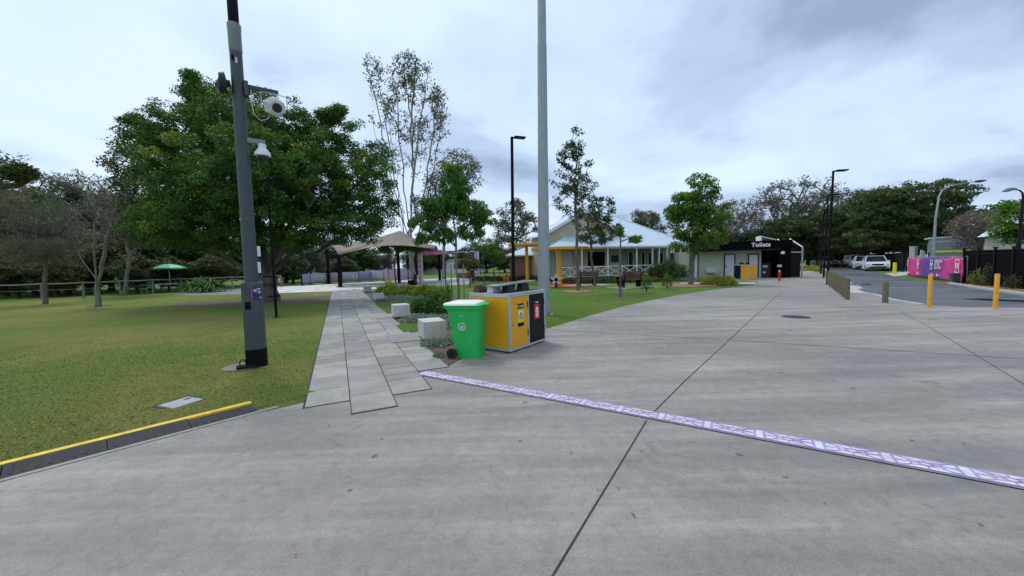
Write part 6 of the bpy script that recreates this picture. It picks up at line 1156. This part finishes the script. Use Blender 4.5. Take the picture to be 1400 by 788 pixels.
# green parasol with table
q = G(231, 402.5); Yp = 33.0; p = W(231, 370, Yp); zc_ = Zat(p.x, Yp, 366.5); pr_ = thing('parasol', 'green market parasol beyond the rail fence', 'parasol', (p.x, Yp, 0))
mb = MB(); mb.tube([(0, 0, 0), (0, 0, zc_+0.1)], 0.03, 8); mb.build('pole', 'offwhite', pr_)
for k in range(8):
    mb = MB(); a0, a1 = k*math.pi/4, (k+1)*math.pi/4; Rr_ = 1.25; mb.add([(0, 0, zc_+0.38), (Rr_*.6*math.cos(a0), Rr_*.6*math.sin(a0), zc_+0.22), (Rr_*.6*math.cos(a1), Rr_*.6*math.sin(a1), zc_+0.22), (Rr_*math.cos(a0), Rr_*math.sin(a0), zc_), (Rr_*math.cos(a1), Rr_*math.sin(a1), zc_), (Rr_*math.cos(a0), Rr_*math.sin(a0), zc_-0.12), (Rr_*math.cos(a1), Rr_*math.sin(a1), zc_-0.12)], [(0, 1, 2), (1, 3, 4, 2), (3, 5, 6, 4)]); mb.build('canopy_panel', 'parasol_green' if k % 2 else 'tealgreen', pr_)  # every other panel lighter: pale highlights put into the green
pt_ = thing('picnic_table', 'white picnic table with green chair under the parasol', 'table', (p.x+0.3, Yp-0.8, 0)); mb = MB(); mb.box((0, 0, 0.74), (1.5, 0.8, 0.05)); mb.build('tabletop', 'offwhite', pt_); mb = MB(); [mb.box((x, y, 0.36), (0.06, 0.06, 0.72)) for x in (-.65, .65) for y in (-.3, .3)]; mb.build('legs', 'charcoal', pt_)
gc = thing('garden_chair', 'green plastic chair beside the picnic table', 'chair', (p.x-0.5, Yp-1.6, 0)); mb = MB(); mb.box((0, 0, 0.44), (0.5, 0.5, 0.05)); mb.build('seat', 'tealgreen', gc); mb = MB(); mb.box((0, 0.25, 0.75), (0.5, 0.05, 0.55)); mb.build('backrest', 'tealgreen', gc); mb = MB(); [mb.box((x, y, 0.21), (0.05, 0.05, 0.42)) for x in (-.22, .22) for y in (-.22, .22)]; mb.build('legs', 'tealgreen', gc)

# ------------------------------------------------------------------ playground sail, banners, arch
p1 = G(464.5, 393); p2 = G(543.5, 387); sc_ = thing('shade_sail', 'tan peaked shade sail on stout black posts over the playground', 'shade sail', (p1.x, p1.y, 0))
def SL(px, py, Y): p = W(px, py, Y); return Vector((p.x-p1.x, Y-p1.y, p.z))
c1 = SL(463, 349, p1.y); c2 = SL(594, 341, 33); c3 = SL(600, 347, 44); c4_ = SL(447, 341, p1.y+9); ap = SL(547, 316, 37)
c1b = SL(449, 342, p1.y+7)
for cA, cB in ((c1, c2), (c2, c3), (c3, c4_), (c4_, c1)):
    vs = []; fs = []; n = 8
    for i in range(n+1):
        u = i/n; edge = cA.lerp(cB, u)+Vector((0, 0, 0.55*math.sin(math.pi*u)))
        for j in range(n+1):
            v_ = j/n; q_ = ap.lerp(edge, v_); q_ = q_-Vector((0, 0, 0.22*math.sin(math.pi*v_))); vs.append(q_)
    for i in range(n):
        for j in range(n): a_ = i*(n+1)+j; fs.append((a_, a_+n+1, a_+n+2, a_+1))
    mb = MB(); mb.add(vs, fs); o = mb.build('sail_panel', 'sail', sc_, smooth=True); m_ = o.modifiers.new('t', 'SOLIDIFY'); m_.thickness = 0.03
for cc_, nm in ((c1, 1), (SL(543.5, 335, p2.y), 2), (c3, 3), (c4_, 4)):
    mb = MB(); mb.box((cc_.x, cc_.y, (cc_.z)/2), (0.26, 0.26, cc_.z)); mb.box((cc_.x, cc_.y, 0.03), (0.55, 0.5, 0.06)); mb.build('post', 'blackmatt', sc_)
# faded banner barriers
bs = [(413, 390.5, 375.3), (426, 389.6, 374.6), (447, 388.2, 373.4), (468.5, 387, 372.6), (491, 386, 371.4), (508, 385, 370.2), (525, 384.8, 369), (547, 384.4, 368), (568.5, 383.6, 366.5)]
mats_ = ['faded_blue', 'faded_lilac', 'faded_pink', 'faded_lilac', 'faded_blue', 'faded_lilac', 'faded_pink', 'faded_lilac']
labs = ['leftmost pale lilac banner panel of the playground barrier', 'faded lilac banner with square logo, second from left', 'faded pink banner left of the black sail post', 'faded lilac banner with logo right of the black sail post', 'plain faded blue banner panel in the playground barrier', 'faded lilac banner with logo beside the pink one', 'faded pink banner panel left of the second sail post', 'rightmost faded lilac banner beside the striped arch leg']
for i in range(8):
    a_ = G(bs[i][0], bs[i][1]); b__ = G(bs[i+1][0], bs[i+1][1]); dv_ = b__-a_; L = dv_.length-0.06; h0 = Zat(a_.x, a_.y, bs[i][2]); r = thing('banner_barrier', labs[i], 'banner', a_, math.atan2(dv_.y, dv_.x), 'faded banner barriers around the playground')
    mb = MB(); vs = []; fs = []
    for j in range(5):
        for k in range(9): x = L*k/8; z = 0.12+(h0-0.12)*j/4; vs.append((x, 0.05*math.sin(x*2.3+i)*math.sin(j*0.8), z))
    for j in range(4):
        for k in range(8): q_ = j*9+k; fs.append((q_, q_+1, q_+10, q_+9))
    mb.add(vs, fs); cl_ = mb.build('cloth', mats_[i], r, smooth=True); m_ = cl_.modifiers.new('t', 'SOLIDIFY'); m_.thickness = 0.008
    mb = MB(); [mb.tube([(x, 0.07, 0), (x, 0.07, h0+0.05)], 0.03, 6) for x in (0, L)]; mb.box((L/2, 0.07, h0), (L, 0.04, 0.04)); [mb.box((x, 0.05, 0.03), (0.12, 0.6, 0.05)) for x in (0.1, L-0.1)]; mb.build('barrier_frame', 'charcoal', r)
    if i in (1, 3, 5, 7):
        zc2 = 0.12+(h0-0.12)*0.55; s = (h0-0.12)*0.24; mb = MB(); x = L*0.8; t_ = 0.07
        mb.box((x, -0.07, zc2+s), (2*s, 0.01, t_)); mb.box((x, -0.07, zc2-s), (2*s, 0.01, t_)); [mb.box((x+sg*s, -0.07, zc2), (t_, 0.011, 2*s)) for sg in (-1, 1)]; mb.build('logo_square', 'logo_faded', cl_)
        text_mesh('KB', s*1.5, 'logo_faded', cl_, (x, -0.075, zc2), (1, 0, 0), (0, 0, 1), (0, -1, 0), 0.01, 0.006, name='logo_letters')
        text_mesh('KINGSTON\nBUTTER\nFACTORY', s*0.78, 'logo_faded', cl_, (L*0.16, -0.075, zc2), (1, 0, 0), (0, 0, 1), (0, -1, 0), 0.008, 0.006, align='LEFT', spacing=0.9)
# arch
Ya = 36.0; pa_ = W(573.5, 370, Ya); pb_ = W(651, 370, 44); ar_ = thing('entrance_arch', 'striped entrance arch with pink and purple lettered beam over the playground path', 'arch', (pa_.x, Ya, 0))
dA = Vector((pb_.x-pa_.x, 8, 0)); zt1 = Zat(pa_.x, Ya, 347); zt2 = Zat(pb_.x, 44, 344); aang = math.atan2(dA.y, dA.x)
for off_, zt_, w_ in ((Vector((0, 0, 0)), zt1, 0.24), (dA, zt2, 0.34)):
    mb = MB(); mb.box((off_.x, off_.y, zt_/2), (w_, w_, zt_)); lg = mb.build('leg', 'pink_pale' if off_.length < 1 else 'faded_lilac', ar_)
    mb = MB(); [mb.box((off_.x+0.03, off_.y-w_/2-0.01, 0.3+k*0.55), (w_*0.55, 0.02, 0.3), ry=0.35) for k in range(max(1, int(zt_/0.55)))]; mb.box((off_.x+w_/2+0.12, off_.y, zt_/2), (0.16, w_, zt_)); mb.build('leg_stripe', 'offwhite', lg)
xm_ = 0.48
for a0, a1, mt3, nm in ((0, xm_, 'pink', 'left_beam'), (xm_, 1.02, 'navy', 'right_beam')):
    mb = MB(); c_ = dA*((a0+a1)/2); L = dA.length*(a1-a0); z0_ = zt1+(zt2-zt1)*(a0+a1)/2; mb.box((c_.x, c_.y, z0_), (L, 0.2, 0.32), rz=aang, ry=-math.atan2((zt2-zt1), dA.length)); bm_ = mb.build('beam', mt3, ar_)
    mb = MB(); random.seed(3)
    for k in range(9):
        u = a0+(a1-a0)*(k+0.7)/10; c_ = dA*u; n_ = Vector((math.sin(aang), -math.cos(aang), 0))*0.11
        mb.box((c_.x+n_.x, c_.y+n_.y, zt1+(zt2-zt1)*u+random.uniform(-.05, .05)), (0.26+0.15*(k % 2), 0.012, 0.08+0.10*((k*7) % 3)/2), rz=aang)
    mb.build('beam_marking', 'white' if mt3 == 'navy' else 'faded_pink', bm_)
# pennant flag and thin poles
q = G(532, 389); pf = thing('pennant_flag', 'small lilac pennant on a thin dark pole in front of the sail', 'flag', q); zt_ = Zat(q.x, q.y, 324); mb = MB(); mb.tube([(0, 0, 0), (-0.1, 0, zt_)], 0.035, 8); mb.build('pole', 'charcoal', pf)
mb = MB(); z1_ = zt_-0.05; mb.add([(-0.08, 0, z1_), (-0.06, 0, z1_-0.75), (0.42, 0.04, z1_-0.62), (0.28, 0.02, z1_-0.25)], [(0, 1, 2, 3)]); o = mb.build('flag', 'lilac_flag', pf); m_ = o.modifiers.new('t', 'SOLIDIFY'); m_.thickness = 0.01
for px, py, pt, lab in ((413.5, 391, 335, 'thin black post at the left end of the banner barrier'), (558.5, 389, 338, 'thin dark post behind the black playground chair'), (569.8, 390, 345, 'thin dark post in front of the pink arch leg'), (609.5, 389.5, 352, 'thin dark post between the arch and the bushy young tree')):
    q = G(px, py); mb = MB(); z_ = Zat(q.x, q.y, pt); mb.tube([(0, 0, 0), (0, 0, z_)], [0.05, 0.04], 8); mb.lathe([(0.10, 0), (0.10, 0.02), (0.05, 0.03)], n=10); tag(mb.build('thin_post', 'blackmatt', loc=q), lab, 'post', 'thin dark posts around the playground')
# benches
def bench(label, px, py, rz, wood='darktimber', Lb=1.7, group='timber-slatted park benches'):
    q = G(px, py); r = thing('park_bench', label, 'bench', q, rz, group)
    mb = MB(); [mb.box((0, y, 0.46), (Lb, 0.09, 0.03)) for y in (-0.2, -0.09, 0.02, 0.13)]; mb.build('seat', wood, r)
    mb = MB(); [mb.box((0, 0.24+0.02*k, 0.58+0.12*k), (Lb, 0.03, 0.10)) for k in range(4)]; mb.build('backrest', wood, r)
    for x in (-Lb*0.38, Lb*0.38):
        mb = MB(); mb.box((x, 0, 0.22), (0.07, 0.45, 0.44)); mb.box((x, 0.26, 0.68), (0.05, 0.05, 0.5)); mb.box((x, -0.02, 0.015), (0.1, 0.55, 0.03)); mb.build('leg', 'blackmatt', r)
    return r
for px, py, lab in ((802, 391, 'dark red slatted bench between the two slender gums'), (862, 393.5, 'dark red slatted bench below the verandah, beside the thin sapling')):
    q = G(px, py); mb = MB(); mb.box((q.x+0.1, q.y+0.1, 0.02), (2.9, 1.6, 0.04), rz=0.4); struct(mb.build('bench_slab', 'path_pale')); b = bench(lab, px, py, 0.38+math.pi); b.location.z = 0.04
bench('distant dark red bench behind the young trees near the arch', 637, 388, 0.1+math.pi)
bench('black chair-width bench beside the pink arch leg', 564, 390.5, -1.0, 'blackmatt', 0.7)
q = G(848.5, 393.5); dn_ = thing('planter_basket', 'dark round-bottomed basket stand left of the near bench', 'basket', q); mb = MB(); mb.lathe([(0.12, 0.0), (0.14, 0.05), (0.25, 0.35), (0.28, 0.7)], n=14); mb.build('basket', 'blackmatt', dn_, smooth=True); mb = MB(); mb.lathe([(0.29, 0.69), (0.42, 0.70), (0.42, 0.74), (0.27, 0.745)], n=16); mb.build('rim', 'timber', dn_)
for px, py, lab in ((846, 408, 'short pale stake at the foot of the thin sapling'), (851, 408, 'second short stake at the foot of the thin sapling')):
    q = G(px, py); mb = MB(); mb.tube([(0, 0, -0.02), (0, 0, 0.55)], 0.025, 6); tag(mb.build('short_stake', 'fence_timber', loc=q), lab, 'stake', 'short stakes at the thin sapling')
# yellow play canopy with two posts, flower ornament
q = G(721, 388); yc = thing('play_canopy', 'yellow flat-topped play canopy on yellow posts before the brick building', 'canopy', q); zt_ = Zat(q.x, q.y, 336)
mb = MB(); mb.tube([(0, 0, 0), (0, 0, zt_)], 0.14, 16); mb.build('post', 'yellow_post', yc, smooth=True)
def disc(cx_, cy_, z, rx_, ry_, n=28): return [(cx_+rx_*math.cos(a)*(1+0.08*math.cos(5*a)), cy_+ry_*math.sin(a)*(1+0.08*math.cos(5*a))) for a in [k*2*math.pi/n for k in range(n)]]
mb = MB(); mb.prism(disc(0.1, 0.2, 0, 1.75, 1.5), zt_, zt_+0.16); mb.build('canopy_top', 'yellow_post', yc); mb = MB(); mb.prism(disc(0.1, 0.2, 0, 1.55, 1.3), zt_-0.03, zt_-0.002); mb.build('canopy_soffit', 'offwhite', yc)
q = G(765, 392.5); y2 = thing('play_canopy', 'yellow flat play canopy right of the grey mast above the flower', 'canopy', q); zt_ = Zat(q.x, q.y, 341.5)
mb = MB(); mb.tube([(0, 0, 0), (0, 0, zt_)], 0.15, 16); mb.build('post', 'yellow_post', y2, smooth=True)
mb = MB(); mb.prism(disc(-0.0, 0.3, 0, 2.0, 1.3), zt_, zt_+0.16); mb.build('canopy_top', 'yellow_post', y2)
q = G(760.5, 393.5); fw_ = thing('flower_ornament', 'white and yellow flower-shaped play ornament with black centre on the red surface', 'play ornament', q, 0.1); zc_ = Zat(q.x, q.y, 382.5)
mb = MB(); mb.tube([(0, 0.05, 0), (0, 0.05, zc_-0.2)], 0.09, 12); mb.build('stem', 'charcoal', fw_)
for dx, dy, R_f, mt4, nm in ((0.16, 0.10, 0.46, 'yellow_post', 'back_flower'), (0, 0, 0.38, 'offwhite', 'front_flower')):
    mb = MB(); mb.extr([(R_f*(0.72+0.28*math.cos(5*a))*math.cos(a+math.pi/2), R_f*(0.72+0.28*math.cos(5*a))*math.sin(a+math.pi/2)) for a in [k*2*math.pi/50 for k in range(50)]], (dx, dy, zc_), (1, 0, 0), (0, 0, 1), (0, 1, 0), 0.07); mb.build('petals', mt4, fw_, bevel=0.01)
mb = MB(); mb.tube([(0, -0.03, zc_), (0, 0.0-0.001, zc_)], 0.13, 20); mb.build('flower_centre', 'blackmatt', fw_)
q = G(692, 386.5); bf_ = thing('butterfly_ornament', 'small orange butterfly play ornament behind the enclosure', 'play ornament', q); zc_ = Zat(q.x, q.y, 381)
mb = MB(); mb.tube([(0, 0, 0), (0, 0, zc_)], 0.05, 8); mb.build('stem', 'charcoal', bf_)
for sg in (-1, 1):
    mb = MB(); mb.extr([(0.02*sg, -0.12), (0.30*sg, -0.28), (0.26*sg, 0.02), (0.36*sg, 0.28), (0.10*sg, 0.22), (0.02*sg, 0.1)], (0, 0, zc_), (1, 0, 0), (0, 0, 1), (0, 1, 0), 0.05); mb.build('wing', 'orange', bf_)
# low far buildings and vehicles glimpsed beyond the playground
for i, (px, Y, w_, py0, lab) in enumerate(((500, 75, 9, 352, 'long low white building glimpsed beyond the shade sail'), (605, 85, 12, 357, 'low pale building beyond the entrance arch'), (640, 95, 9, 358, 'small low pale building right of the arch beam'), (430, 66, 6, 356, 'small white building glimpsed under the fig tree'))):
    p = W(px, 370, Y); z_ = max(2.4, Zat(p.x, Y, py0)); r = thing('far_building', lab, 'building', (p.x, Y, 0)); mb = MB(); mb.box((0, 0, z_/2), (w_, 5, z_)); mb.build('wall', 'white', r); mb = MB(); mb.box((0, 0, z_+0.12), (w_+0.8, 5.8, 0.24)); mb.build('roof', 'roof', r)
    for k in range(3): mb = MB(); mb.box((-w_/3+k*w_/3, -2.52, z_*0.55), (w_*0.16, 0.05, z_*0.4)); mb.build('window', 'glass', r)
# scattered fallen leaves and bits on plaza and lawn
def litter(name, label, n, poly, mat, L):
    xs_ = rng.uniform(min(p[0] for p in poly), max(p[0] for p in poly), n*4); ys_ = rng.uniform(min(p[1] for p in poly), max(p[1] for p in poly), n*4); k = in_poly(xs_, ys_, poly); c = np.stack([xs_[k], ys_[k], np.full(k.sum(), 0.018)], 1)[:n]
    v_ = leaf_quads(c, L, L*0.5, 0, 3.0); v_[:, 2] = 0.0165+(v_[:, 2]-0.018)*0.25+0.006; o = np_mesh(name, v_, 4, mat); tag(o, label, 'litter', None, 'stuff')
litter('fallen_leaves', 'tiny dry leaves and twigs scattered on the plaza', 420, [(-3, 1.2), (9, 1.2), (16, 10), (10, 20), (3, 14), (0, 5)], 'leaflitter', 0.028)
litter('fallen_leaves', 'scattered dead leaves on the left lawn', 240, left_poly, 'leaflitter', 0.05)
